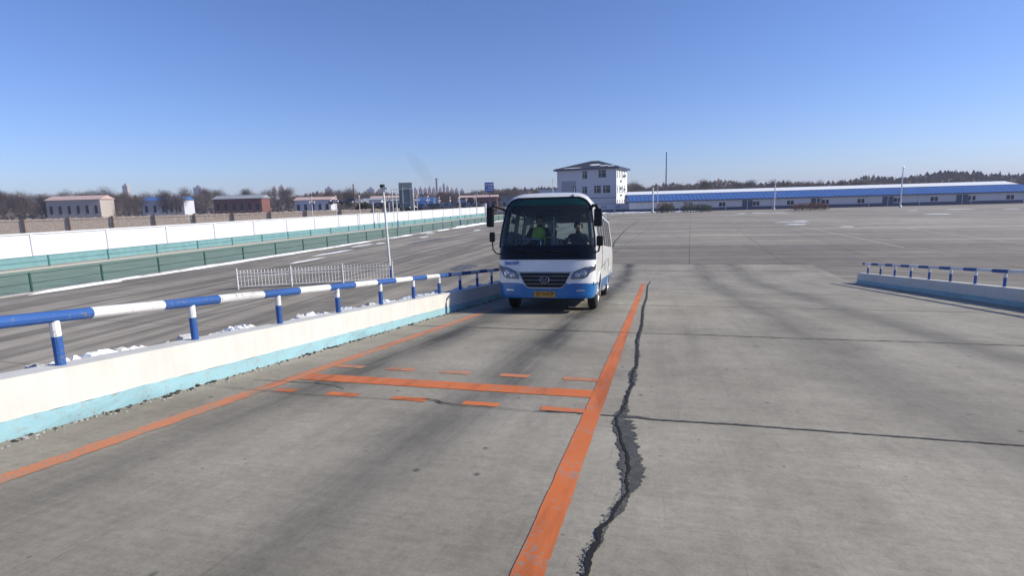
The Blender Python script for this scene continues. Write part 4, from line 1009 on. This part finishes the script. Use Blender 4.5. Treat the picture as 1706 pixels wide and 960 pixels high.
# blue arched shed
c = pix(710, 336, 135); k_ = 135 / 916.8
sh = empty('arched_shed', (c.x, c.y, 0), (0, 0, R(15))); tag(sh, 'long low shed with an arched blue sheet roof behind the parked cars', 'shed')
g = MB(); vs = []; n = 10; hw = 14 * k_; zt = c.z + 7 * k_
for x in (-hw, hw):
    for k in range(n + 1): t = math.pi * k / n; vs.append((x, -2.6 * math.cos(t), zt - 1.5 + 1.5 * math.sin(t)))
g.add(vs, [(k, k + 1, n + 2 + k, n + 1 + k) for k in range(n)] + [tuple(range(n + 1)), tuple(range(n + 1, 2 * n + 2))]); g.build('roof', 'tarp', sh)
g = MB(); g.box(-hw, hw, -2.5, 2.5, 0, zt - 1.5); g.build('walls', 'redbrown', sh)
g = MB(); g.box(-hw - .06, -hw + .5, -2.56, -2.502, .2, zt - 1.6); g.build('door', 'fascia', sh)
c = pix(738, 337, 140)
# dead stalks and hedges (masses)
def leafmass(name, m, x0, x1, y0, y1, h, n, size, seed, label, cat, z0=0, kind=None):
    rn = random.Random(seed); g = MB()
    for i in range(n):
        x, y = rn.uniform(x0, x1), rn.uniform(y0, y1); z = z0 + h * rn.random() ** .7 * (1 - .25 * abs(2 * (x - x0) / (x1 - x0) - 1) ** 3)
        a, b = rn.uniform(0, 6.28), rn.uniform(-1.2, 1.2); d = Vector((math.cos(a) * math.cos(b), math.sin(a) * math.cos(b), math.sin(b))) * size * rn.uniform(.5, 1.3); e = Vector((-math.sin(a), math.cos(a), rn.uniform(-.5, .5))) * size * .4
        p = Vector((x, y, z)); g.add([p - d, p + e, p + d], [(0, 1, 2)])
    return g
def mass_thing(px, py, dep, wpx, h, m, n, size, seed, name, label, cat, depth=2, zb=0):
    c = pix(px, py, dep); hw = wpx / 2 * dep / 916.8
    root = empty(name, (c.x, c.y, 0), (0, 0, R(14.8))); tag(root, label, cat)
    leafmass('', m, -hw, hw, -depth / 2, depth / 2, h, n, size, seed, '', '', zb).build('foliage', m, root)
    g = MB(); rn = random.Random(seed)
    for k in range(max(3, int(hw * 1.5))): x = -hw + 2 * hw * (k + .5) / max(3, int(hw * 1.5)); g.tube([(x, 0, 0), (x + rn.uniform(-.2, .2), 0, zb + h * .8)], .05, 5)
    g.build('stems', 'bark', root); return root
mass_thing(745, 342, 132, 46, 3.3, 'brownstack', 2600, .35, 3, 'dead_stalks', 'brown stand of dead stalks left of the red brick house', 'plants')
mass_thing(606, 338, 118, 26, 4.2, 'hedge', 2600, .35, 4, 'hedge', 'dark green hedge behind the left part of the board fence', 'hedge')
mass_thing(634, 340, 118, 28, 3.7, 'bark', 1800, .35, 5, 'hedge', 'near-black leafless hedge behind the board fence, left of the near pole', 'hedge')
mass_thing(661, 340, 120, 18, 3.8, 'hedge', 1600, .35, 6, 'hedge', 'small dark hedge just left of the grey sign back', 'hedge')

# houses on the far side
def house(px, pw, ytop, yeave, dep, wallm, roofm, label, yaw=15, depth=7, windows=3, name='house'):
    c = pix(px, 330, dep); k_ = dep / 916.8; hw = pw / 2 * k_; zr = pix(px, ytop, dep).z; ze = pix(px, yeave, dep).z
    root = empty(name, (c.x, c.y, 0), (0, 0, R(yaw))); tag(root, label, 'house')
    g = MB(); g.box(-hw, hw, 0, depth, 0, ze); g.build('walls', wallm, root)
    g = MB(); o_ = .4; vs = [(-hw - o_, -o_, ze), (hw + o_, -o_, ze), (hw + o_, depth + o_, ze), (-hw - o_, depth + o_, ze), (-hw - o_, depth / 2, zr), (hw + o_, depth / 2, zr)]
    g.add(vs, [(0, 1, 5, 4), (2, 3, 4, 5), (0, 4, 3), (1, 2, 5), (0, 3, 2, 1)]); g.build('roof', roofm, root)
    for k in range(windows):
        x = -hw + 2 * hw * (k + .5) / windows; g = MB(); g.box(x - .5, x + .5, -.04, -.002, ze * .4, ze * .75); w_ = g.build('window', 'winglass', root)
        g = MB(); g.box(x - .58, x + .58, -.06, -.041, ze * .4 - .08, ze * .4); g.build('sill', 'winframe', w_)
    return root
house(797, 62, 325, 328.5, 150, 'redbrown', 'pinkroof', 'long dark red brick house with pale roof behind the far end of the wall', windows=6)
house(642, 50, 326, 330, 230, 'towergrey', 'pinkroof', 'long low grey house with pale roof far behind the board fence', windows=6)
house(661, 14, 332, 333, 140, 'greenshed', 'brightwall', 'small pale green hut left of the grey sign back', windows=2)
house(620, 30, 330, 333, 200, 'bluewhite', 'towergrey', 'pale low house far behind the dark hedge', windows=4)
house(860, 50, 326, 331, 190, 'towergrey', 'roofblue', 'grey low house seen just left of the minibus roof', windows=5)
house(769, 12, 333, 336, 146, 'bluewhite', 'carblue', 'small hut in front of the red brick house', windows=1, depth=3)
house(735, 9, 319, 321, 300, 'redbrown', 'bark', 'small dark red block house right of the chimney', windows=2, depth=8)
house(520, 60, 328, 333, 190, 'bluewhite', 'pinkroof', 'pale house with pinkish roof far left behind the board fence', windows=5)
house(395, 80, 325, 331, 200, 'redbrown', 'towergrey', 'red brick house with grey roof far left behind the board fence', windows=6)
house(270, 70, 328, 334, 210, 'bluewhite', 'corrug', 'pale house with blue roof far left behind the board fence', windows=5)
house(120, 90, 326, 333, 190, 'tower', 'pinkroof', 'beige house at the far left of the view', windows=6)

# ------------------------------------------------------------------ right: three-storey building, blue-roofed shed, wall
def tri_building():
    D = 163.0; c = pix(1027, 331, D); zE = pix(1026, 281.0, D).z
    root = empty('office_building', (c.x, c.y, 0), (0, 0, R(-8))); tag(root, 'three-storey pale office building with dark blue hip roof behind the minibus', 'building')
    Wd, Dp = 18.3, 16.0
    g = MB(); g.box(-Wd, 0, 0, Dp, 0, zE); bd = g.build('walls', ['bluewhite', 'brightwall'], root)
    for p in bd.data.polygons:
        if p.normal.x > .9: p.material_index = 1  # sunlight put into the colour: end wall paler than the shaded front
    g = MB(); g.box(-Wd - .9, .9, -.9, Dp + .9, zE + .002, zE + .45); fa = g.build('eaves', 'fascia', root)
    g = MB(); o_ = 1.0; z0 = zE + .452; zr = z0 + 2.6; cx = -Wd / 2 + .6
    g.add([(-Wd - o_, -o_, z0), (o_, -o_, z0), (o_, Dp + o_, z0), (-Wd - o_, Dp + o_, z0), (cx - 1.2, Dp / 2, zr), (cx + 1.2, Dp / 2, zr)], [(0, 1, 5, 4), (1, 2, 5), (2, 3, 4, 5), (3, 0, 4)]); rf = g.build('roof', 'roofblue', root)
    g = MB(); rn = random.Random(9)
    def roofz(x, y):   # height of the front roof plane
        return z0 + (y + o_) / (Dp / 2 + o_) * 2.6
    for (xa, xb, ya, yb) in ((-9.0, -5.0, 1.6, 3.6), (-5.6, -2.2, .6, 1.8), (-2.8, -.4, -.2, .9), (-16.5, -10, -.7, .1)):
        n = 16; pts = []
        for k in range(n):
            t = 6.283 * k / n; q = rn.uniform(.75, 1.05); x, y = (xa + xb) / 2 + (xb - xa) / 2 * q * math.cos(t), (ya + yb) / 2 + (yb - ya) / 2 * q * math.sin(t); pts.append((x, y, roofz(x, y) + .05))
        g.add(pts, [tuple(range(n))])
    g.build('roof_snow', 'snow', rf)
    kx = Wd / 94.0                                     # metres per picture pixel on the front
    def win(x0, x1, z0_, z1_, side=False, bars=True):
        if not side:
            g = MB(); g.box(x0, x1, -.03, -.002, z0_, z1_); w_ = g.build('window', 'winglass', root)
            g = MB()
            for a in ((x0, x0 + .08), (x1 - .08, x1), ((x0 * .62 + x1 * .38) - .04, (x0 * .62 + x1 * .38) + .04)): g.box(a[0], a[1], -.08, -.031, z0_, z1_)
            for a in ((z0_, z0_ + .08), (z1_ - .08, z1_), ((z0_ + 2 * z1_) / 3 - .04, (z0_ + 2 * z1_) / 3 + .04)): g.box(x0 + .081, x1 - .081, -.075, -.032, a[0], a[1])
            g.build('window_frame', 'winframe', w_)
            g = MB(); g.box(x0 - .1, x1 + .1, -.16, -.003, z0_ - .12, z0_ - .003); g.build('sill', 'bluewhite', w_)
        else:
            g = MB(); g.box(.002, .03, x0, x1, z0_, z1_); w_ = g.build('window', 'winglass', root)
            g = MB(); g.box(.031, .07, (x0 + x1) / 2 - .04, (x0 + x1) / 2 + .04, z0_, z1_); g.build('window_frame', 'winframe', w_)
    X = lambda px: (px - 1027) * kx
    Z = lambda y: pix(1000, y, D).z
    for a, b, t, bo in ((973.5, 982, 283.5, 297), (999, 1011.5, 282.5, 296), (973.5, 982, 309.5, 322), (992, 1003.5, 308.5, 322), (1006, 1018, 308.5, 322)): win(X(a), X(b), Z(bo), Z(t))
    # recessed grey bay with door on the left half of the front
    g = MB(); g.box(X(940), X(964), -.05, -.002, Z(350), Z(299.5)); bay = g.build('grey_bay', mat('grey render', (.29, .30, .345), .85), root)
    g = MB(); g.box(X(959), X(963), -.09, -.051, Z(322), Z(309)); g.build('bay_door', 'winglass', bay)
    g = MB(); g.box(X(960.3), X(961.7), -.11, -.091, Z(322), Z(310.5)); g.build('door_leaf', 'brightwall', bay)
    g = MB(); g.box(-Wd, 0, -.07, -.002, Z(330.2), Z(329.2)); g.build('string_course', 'fascia', root)
    for zt, zb in ((282.5, 297), (309, 322.5), (333.5, 339)):
        for k in range(5): y0 = 1.1 + k * 2.5; win(y0, y0 + .95, Z(zb), Z(zt), True)
    acs = [(9.6, Z(293)), (12.1, Z(292)), (5.6, Z(302)), (5.6, Z(314)), (11.0, Z(316)), (5.6, Z(326))]
    for y, z in acs:
        g = MB(); g.box(.05, .45, y - .45, y + .45, z - .3, z + .3); a_ = bevel(g.build('air_conditioner', 'signback', root), .03)
        g = MB(); g.lathe([(.22, 0), (.22, .01), (.02, .012)], (.452, y, z), 'X', 14); g.build('fan_grille', 'black', a_)
    g = MB(); g.box(-Wd - 6.5, -Wd, 2, 8, 0, Z(311.5)); an = g.build('annex', 'bluewhite', root)
    g = MB(); g.box(-Wd - 6.7, -Wd - .003, 1.8, 8.2, Z(311.5) + .002, Z(310.3)); g.build('annex_coping', 'fascia', an)
    return root
tri_building()
c = pix(921, 320, 150); cp = cctv_pole(c.x, c.y, pix(921, 299, 150).z, 0, 'grey pole with a camera head left of the office building', True, .11, None, 2); cp.children[0].data.materials[0] = M['galv']

# boundary wall below the building: pale with dark blue foot
yard_wall = empty('yard_wall', pix(1010, 340, 148).to_2d().to_3d(), (0, 0, R(3))); tag(yard_wall, 'pale wall with dark blue foot in front of the office building', 'wall')
g = MB(); g.box(-34, 6.2, 0, .25, .75, 2.25); g.build('wall_face', 'bluewhite', yard_wall)
g = MB(); g.box(-34, 6.2, -.02, .26, 0, .749); g.build('blue_foot', 'fascia', yard_wall)
g = MB(); g.box(-34, 6.2, -.06, .3, 2.251, 2.36); g.build('coping', 'fascia', yard_wall)
for k in range(8): g = MB(); g.box(-33 + k * 5, -32.6 + k * 5, -.1, -.021, 0, 2.249); g.build('pier', 'bluewhite', yard_wall)
g = MB(); g.box(6.2, 6.8, -.2, .4, 0, 3.5); g.build('end_pillar', 'fascia', yard_wall)
for k, px in enumerate((1006, 1028)):
    g = MB(); x = (px - 1010) * .161; g.box(x - .8, x + .8, -.05, -.003, 1.15, 1.9); g.build('painted_emblem', mat('faded slate paint', (.3, .33, .42), .8), yard_wall)

# long blue-roofed shed to the right
DS = 140.0; k_ = DS / 916.8; c = pix(1049, 330, DS)
sd_ = empty('storage_shed', (c.x, c.y, 0), (0, 0, R(6))); tag(sd_, 'long low grey shed with a blue metal roof at the right', 'shed')
z1 = pix(1080, 335.2, DS).z; z2 = pix(1080, 324.6, DS).z
LS = 95.0
g = MB(); g.box(0, LS, .8, 10, .8, z1); g.build('walls', 'bluewhite', sd_)
g = MB(); g.box(-.02, LS, .77, 10, 0, .799); g.build('blue_foot', 'fascia', sd_)
g = MB(); g.add([(-.3, .3, z1), (LS, .3, z1), (LS, 5.5, z2), (-.3, 5.5, z2), (-.3, 10.4, z1), (LS, 10.4, z1)], [(0, 1, 2, 3), (3, 2, 5, 4), (0, 3, 4), (0, 4, 5, 1)]); g.build('roof', 'corrug', sd_)
g = MB(); g.box(-.3, LS, .22, .32, z1 - .22, z1 + .03); g.build('gutter', 'fascia', sd_)
g = MB()
for i in range(96): x = i * 1.0; g.tube([(x, .28, z1 + .04), (x, 5.4, z2 + .04)], .035, 4)
g.build('roof_ribs', 'corrug', sd_)
g = MB(); g.box(-.3, LS, 11, 20, 0, z2 + .15); up2 = g.build('rear_wing', 'fascia', sd_)
g = MB(); g.add([(-.4, 10.8, z2 + .152), (LS, 10.8, z2 + .152), (LS, 16, z2 + 1.0), (-.4, 16, z2 + 1.0)], [(0, 1, 2, 3)]); g.build('rear_roof', 'snow', sd_)
for k in range(4):
    g = MB(); x = 27.5 + k * 16; g.box(x, x + 2.4, .72, .798, .05, 2.35); dr = g.build('door', 'fascia', sd_); g = MB(); g.box(x + 1.15, x + 1.25, .70, .719, .06, 2.34); g.build('door_seam', 'winframe', dr)
for k in range(8):
    g = MB(); g.tube([(12.5 + k * 11, .62, .1), (12.5 + k * 11, .62, z1 - .2)], .07, 6); g.build('downpipe', 'winframe', sd_)
text_mesh('安全', 1.15, 'wall_characters', 'redbrown', sd_, (9.8, .76, 1.65), (R(90), 0, 0), 1, .01)
text_mesh('驾驶', 1.15, 'wall_characters', 'redbrown', sd_, (14.5, .76, 1.65), (R(90), 0, 0), 1, .01)
for k in range(9):
    g = MB(); x = 22 + k * 8; g.box(x, x + 1.5, .74, .798, 1.0, 1.95); w_ = g.build('window', 'winglass', sd_)
    g = MB(); g.box(x + .7, x + .8, .70, .739, 1.0, 1.95); g.build('window_frame', 'winframe', w_)
# kerb and dirty snow in front
c = pix(1060, 353, 138)
g = MB(); rn = random.Random(12)
for i in range(90): snow_patch(g, c.x - 26 + rn.random() * 40, c.y - 1 + rn.uniform(-.8, 2.5), rn.uniform(.8, 2.6), rn.uniform(.3, .7), rn.uniform(.05, .22), 300 + i)
tag(g.build('snow', 'snow'), 'ragged snow strip at the foot of the pale wall and shed at the right', 'snow', kind='stuff')
def simple_pole(px, ytop, dep, r0, r1, m, label, name='steel_pole', base=None):
    c = pix(px, 340, dep); zt = pix(px, ytop, dep).z
    root = empty(name, (c.x, c.y, 0)); tag(root, label, 'pole')
    cylz(0, 0, 0, zt, r0, r1).build('shaft', m, root); g = MB(); g.lathe([(r0 * 1.8, 0), (r0 * 1.8, .3), (r0, .5)], (0, 0, 0), 'Z', 12); g.build('base', m, root)
    g = MB(); g.lathe([(r1 * 1.4, 0), (r1 * 1.6, .15), (r1 * .6, .3)], (0, 0, zt), 'Z', 10); g.build('cap', m, root); return root
simple_pole(1087.5, 315, 132, .20, .17, 'white_rail', 'thick white pole in front of the blue-roofed shed')
simple_pole(1095.5, 312, 131, .08, .05, 'white_rail', 'thin white pole right of the thick white pole at the shed')
simple_pole(1109, 256, 175, .24, .14, 'fascia', 'very tall dark mast rising behind the blue-roofed shed', 'mast')
simple_pole(592, 309, 125, .22, .12, 'bark', 'leaning dark wooden utility pole at the left behind the board fence', 'utility_pole').rotation_euler = (0, R(-1.5), 0)
simple_pole(1290, 300, 128, .14, .10, 'white_rail', 'white pole in front of the far right part of the shed')
simple_pole(1500, 280, 120, .16, .10, 'galv', 'grey pole at the far right of the view')
mass_thing(1112, 350, 130, 22, 1.9, 'shrub', 1500, .22, 21, 'shrub', 'low green and brown shrub under the red characters on the shed', 'shrub')
mass_thing(1104, 348, 130.5, 20, 2.3, 'rust', 900, .22, 22, 'shrub', 'rusty-leaved shrub beside the thin white pole at the shed', 'shrub')
mass_thing(1160, 350, 128, 50, 1.8, 'shrub', 2600, .22, 23, 'shrub', 'long low green shrub bed right of the rusty shrub', 'shrub')
mass_thing(1350, 345, 118, 60, 1.6, 'rust', 2000, .22, 24, 'shrub', 'brown shrub bed in front of the far right part of the shed', 'shrub')

# ------------------------------------------------------------------ trees, towers, chimney
def tree_mesh(seed, n_twig=6500, h=9):
    rn = random.Random(seed); tr = MB(); tw = MB()
    tr.tube([(0, 0, 0), (rn.uniform(-.1, .1), 0, h * .25), (rn.uniform(-.3, .3), rn.uniform(-.2, .2), h * .75)], h * .022, 7, r2=h * .006)
    R0, RZ, zc = h * rn.uniform(.27, .34), h * rn.uniform(.36, .41), h * .6; clumps = []
    for k in range(26):
        a = rn.uniform(0, 6.28); e = rn.uniform(-.7, 1.4); q = rn.uniform(.45, .88)
        c = Vector((R0 * q * math.cos(a) * math.cos(e), R0 * q * math.sin(a) * math.cos(e), zc + RZ * q * math.sin(e)))
        clumps.append(c); b = Vector((0, 0, h * rn.uniform(.2, .5))); m_ = (b + c) / 2 + Vector((rn.uniform(-.3, .3), rn.uniform(-.3, .3), -.2))
        tr.tube([b, m_, c], h * .010, 5, cap=False, r2=h * .003)
    for k in range(n_twig):
        c = rn.choice(clumps); d = Vector((rn.gauss(0, 1), rn.gauss(0, 1), rn.gauss(0, 1))).normalized() * h * .16 * rn.random() ** .5; b = c + d
        nd = (d.normalized() * .6 + Vector((b.x * .1, b.y * .1, .7)) + Vector((rn.uniform(-.5, .5), rn.uniform(-.5, .5), rn.uniform(-.3, .3)))).normalized() * h * rn.uniform(.03, .08)
        s_ = Vector((-nd.y, nd.x, .1)).normalized() * h * .0022; tw.add([b - s_, b + s_, b + nd], [(0, 1, 2)])
    return tr, tw
tproto = []
for s in range(4):
    tr, tw = tree_mesh(40 + s); r_ = empty('bare_tree'); tr.build('trunk', 'bark', r_); tw.build('crown', 'twig', r_); tproto.append([r_, False])
def put_tree(px, dep, ytop, k, label, group):
    c = pix(px, 335, dep); h = pix(px, ytop, dep).z; p = tproto[k % 4]
    o = p[0] if not p[1] else copy_tree(p[0]); p[1] = True
    o.location = (c.x, c.y, 0); s = h / 9.4; o.scale = (s * 1.25, s * 1.25, s); o.rotation_euler = (0, 0, R(37 * (px % 10))); tag(o, label, 'tree', group)
tl = []
rn = random.Random(77)
# (px, depth, ytop)
near_known = [(586, 180, 315, 'large bare tree at the left beside the leaning utility pole'), (1054, 190, 301, 'tall bare tree directly right of the office building'), (1063, 195, 306, 'second bare tree right of the office building')]
for i, (px, dep, yt, lab) in enumerate(near_known): put_tree(px, dep, yt, i, lab, 'bare trees around the yard')
belt = []
for px in range(-30, 584, 17): belt.append((px, rn.uniform(190, 300), 318 + rn.uniform(-6, 5)))
for px in range(598, 664, 8): belt.append((px, rn.uniform(240, 300), 321 + rn.uniform(-2, 3)))
for px in range(742, 806, 8): belt.append((px, rn.uniform(240, 310), 318 + rn.uniform(-3, 4)))
for px in range(822, 932, 9): belt.append((px, rn.uniform(200, 280), 316 + rn.uniform(-4, 4)))
for px in range(1052, 1126, 6): belt.append((px, rn.uniform(200, 240), 310 + rn.uniform(-1, 3)))
for px in range(1135, 1760, 19): belt.append((px, rn.uniform(180, 240), 306 + rn.uniform(-7, 5)))
for i, (px, dep, yt) in enumerate(belt):
    if px < 584: w_ = 'left of the leaning utility pole'
    elif px < 664: w_ = 'between the utility pole and the grey sign back'
    elif px < 806: w_ = 'between the chimney and the blue road sign'
    elif px < 932: w_ = 'behind the minibus roof, left of the office building'
    elif px < 1126: w_ = 'above the blue-roofed shed near the tall mast'
    else: w_ = 'behind the far right part of the blue-roofed shed'
    put_tree(px, dep, yt, i, 'bare hazy tree in the tree belt %s' % w_, 'tree belt %s' % w_)
# distant woodland, one soft mass far beyond
g = MB(); rn = random.Random(5)
for i in range(36000):
    a = rn.uniform(-62, 48); r_ = rn.uniform(380, 520); x, y = r_ * math.sin(R(a)), r_ * math.cos(R(a)); hh = 10 + 1.3 * math.sin(a * .35) + .8 * math.sin(a * 1.1 + 1) + rn.gauss(0, .8)
    z = hh * rn.random() ** .55; s = rn.uniform(.8, 2.0); b = rn.uniform(0, 3.14)
    g.add([(x - s * math.cos(b), y - s * math.sin(b), z - s * .6), (x + s * math.cos(b), y + s * math.sin(b), z - s * .4), (x + rn.uniform(-.5, .5), y, z + s)], [(0, 1, 2)])
tag(g.build('distant_woodland', 'twig'), 'hazy strip of leafless woodland along the horizon', 'woodland', kind='stuff')

def tower(px, w_px, ytop, dep, m, label, rows=8):
    c = pix(px, 330, dep); hw = w_px / 2 * dep / 916.8; z = pix(px, ytop, dep).z
    root = empty('tower_block', (c.x, c.y, 0), (0, 0, R(10))); tag(root, label, 'building', 'tower blocks on the skyline')
    g = MB(); g.box(-hw, hw, 0, hw * 1.4, 0, z); g.build('walls', m, root)
    g = MB(); g.box(-hw * .4, hw * .4, hw * .3, hw, z + .002, z + 3.5); g.build('roof_housing', m, root)
    g = MB(); n = max(2, int(hw / 4))
    for r_ in range(int(z / 3.2) - 1):
        for k in range(n):
            x = -hw + 2 * hw * (k + .5) / n; g.box(x - hw / n * .45, x + hw / n * .45, -.15, -.02, 2 + r_ * 3.2, 3.7 + r_ * 3.2)
    g.build('window_rows', 'winglass', root)
TW = [(618, 13, 315, 1050, 'towergrey', 'grey'), (636, 12, 315, 1020, 'towergrey', 'grey'), (692, 9, 316, 980, 'tower', 'beige'), (701, 7, 314.5, 1000, 'tower', 'beige'), (709, 6, 315, 1050, 'tower', 'beige'), (716, 6, 313.5, 1000, 'tower', 'beige'), (723, 6, 315, 980, 'tower', 'beige'), (734, 5, 314, 1020, 'tower', 'beige'), (740, 4, 307.5, 1100, 'towergrey', 'tall grey'), (746, 5, 312, 1080, 'tower', 'beige'), (753, 6, 316, 1000, 'tower', 'beige'), (761, 6, 316, 1000, 'tower', 'beige'), (770, 8, 318, 980, 'towergrey', 'grey'), (548, 12, 314, 1050, 'towergrey', 'grey'), (470, 9, 311, 1100, 'tower', 'beige'), (458, 7, 313, 1050, 'tower', 'beige'), (330, 14, 312, 1080, 'towergrey', 'grey'), (210, 9, 309, 1100, 'tower', 'beige')]
tw_where = ['left of two grey blocks left of the near pole', 'right of two grey blocks left of the near pole', 'right beside the grey sign back', 'second right of the grey sign back', 'third right of the grey sign back', 'fourth right of the grey sign back', 'just left of the chimney', 'just right of the chimney', 'narrow and tallest right of the chimney', 'right of the tallest narrow block', 'sixth right of the chimney group', 'last beige one before the trees', 'low one above the near trees', 'left of the leaning utility pole', 'right one of a far left pair', 'left one of a far left pair', 'far left, wide', 'farthest left']
for (px, wpx, yt, dep, m, cn), wt in zip(TW, tw_where): tower(px, wpx, yt, dep, m, '%s tower block on the skyline, %s' % (cn, wt))
c = pix(728.5, 330, 520); zt = pix(728.5, 297, 520).z
ch = empty('chimney', (c.x, c.y, 0)); tag(ch, 'tall thin factory chimney on the skyline right of the grey sign back', 'chimney')
cylz(0, 0, 0, zt, 1.5, .8).build('stack', 'chimney', ch); g = MB(); g.lathe([(1.0, 0), (1.05, 1.2), (.8, 1.3)], (0, 0, zt - 1.3), 'Z', 12); g.build('stack_rim', 'redbrown', ch)
# a few utility masts on the skyline
for i, (px, yt, dep, w_) in enumerate(((741, 314, 300, 'right of the chimney'), (1008, 336, 300, ''), )):
    if w_: simple_pole(px, yt, dep, .25, .15, 'bark', 'thin dark utility mast on the skyline %s' % w_, 'utility_pole')
# faint smoke
smo = MB(); c = pix(716, 285, 560)
vs = []; n, mrow = 14, 12
for i in range(mrow + 1):
    t = i / mrow; cx, cz, r_ = -22 * t ** 1.3, -16 + 36 * t, 2 + 6.5 * math.sin(math.pi * min(1, t * .75 + .12))
    for j in range(n): a = 6.283 * j / n; vs.append((cx + r_ * math.cos(a), r_ * math.sin(a), cz))
smo.add(vs, [(i * n + j, i * n + (j + 1) % n, (i + 1) * n + (j + 1) % n, (i + 1) * n + j) for i in range(mrow) for j in range(n)] + [tuple(range(n))[::-1], tuple(mrow * n + j for j in range(n))])
sm = bpy.data.materials.new('smoke'); sm.use_nodes = True; t = sm.node_tree; t.nodes.clear(); pv = t.nodes.new('ShaderNodeVolumePrincipled'); pv.inputs['Color'].default_value = (.25, .25, .27, 1); pv.inputs['Density'].default_value = .008; ou = t.nodes.new('ShaderNodeOutputMaterial'); t.links.new(pv.outputs[0], ou.inputs['Volume'])
so_ = smo.build('smoke', sm, loc=(c.x, c.y, c.z)); so_['label'] = 'faint dark smoke plume drifting above the skyline'; so_['category'] = 'smoke'; so_['kind'] = 'stuff'

# ------------------------------------------------------------------ haze
g = MB(); g.box(-1500, 1500, -60, 1900, -1.5, 42)
hz = bpy.data.materials.new('haze'); hz.use_nodes = True; t = hz.node_tree; t.nodes.clear(); pv = t.nodes.new('ShaderNodeVolumePrincipled'); pv.inputs['Color'].default_value = (.74, .74, .92, 1); pv.inputs['Density'].default_value = .00042; pv.inputs['Anisotropy'].default_value = .1; ou = t.nodes.new('ShaderNodeOutputMaterial'); t.links.new(pv.outputs[0], ou.inputs['Volume'])
tag(g.build('haze', hz), kind='stuff')
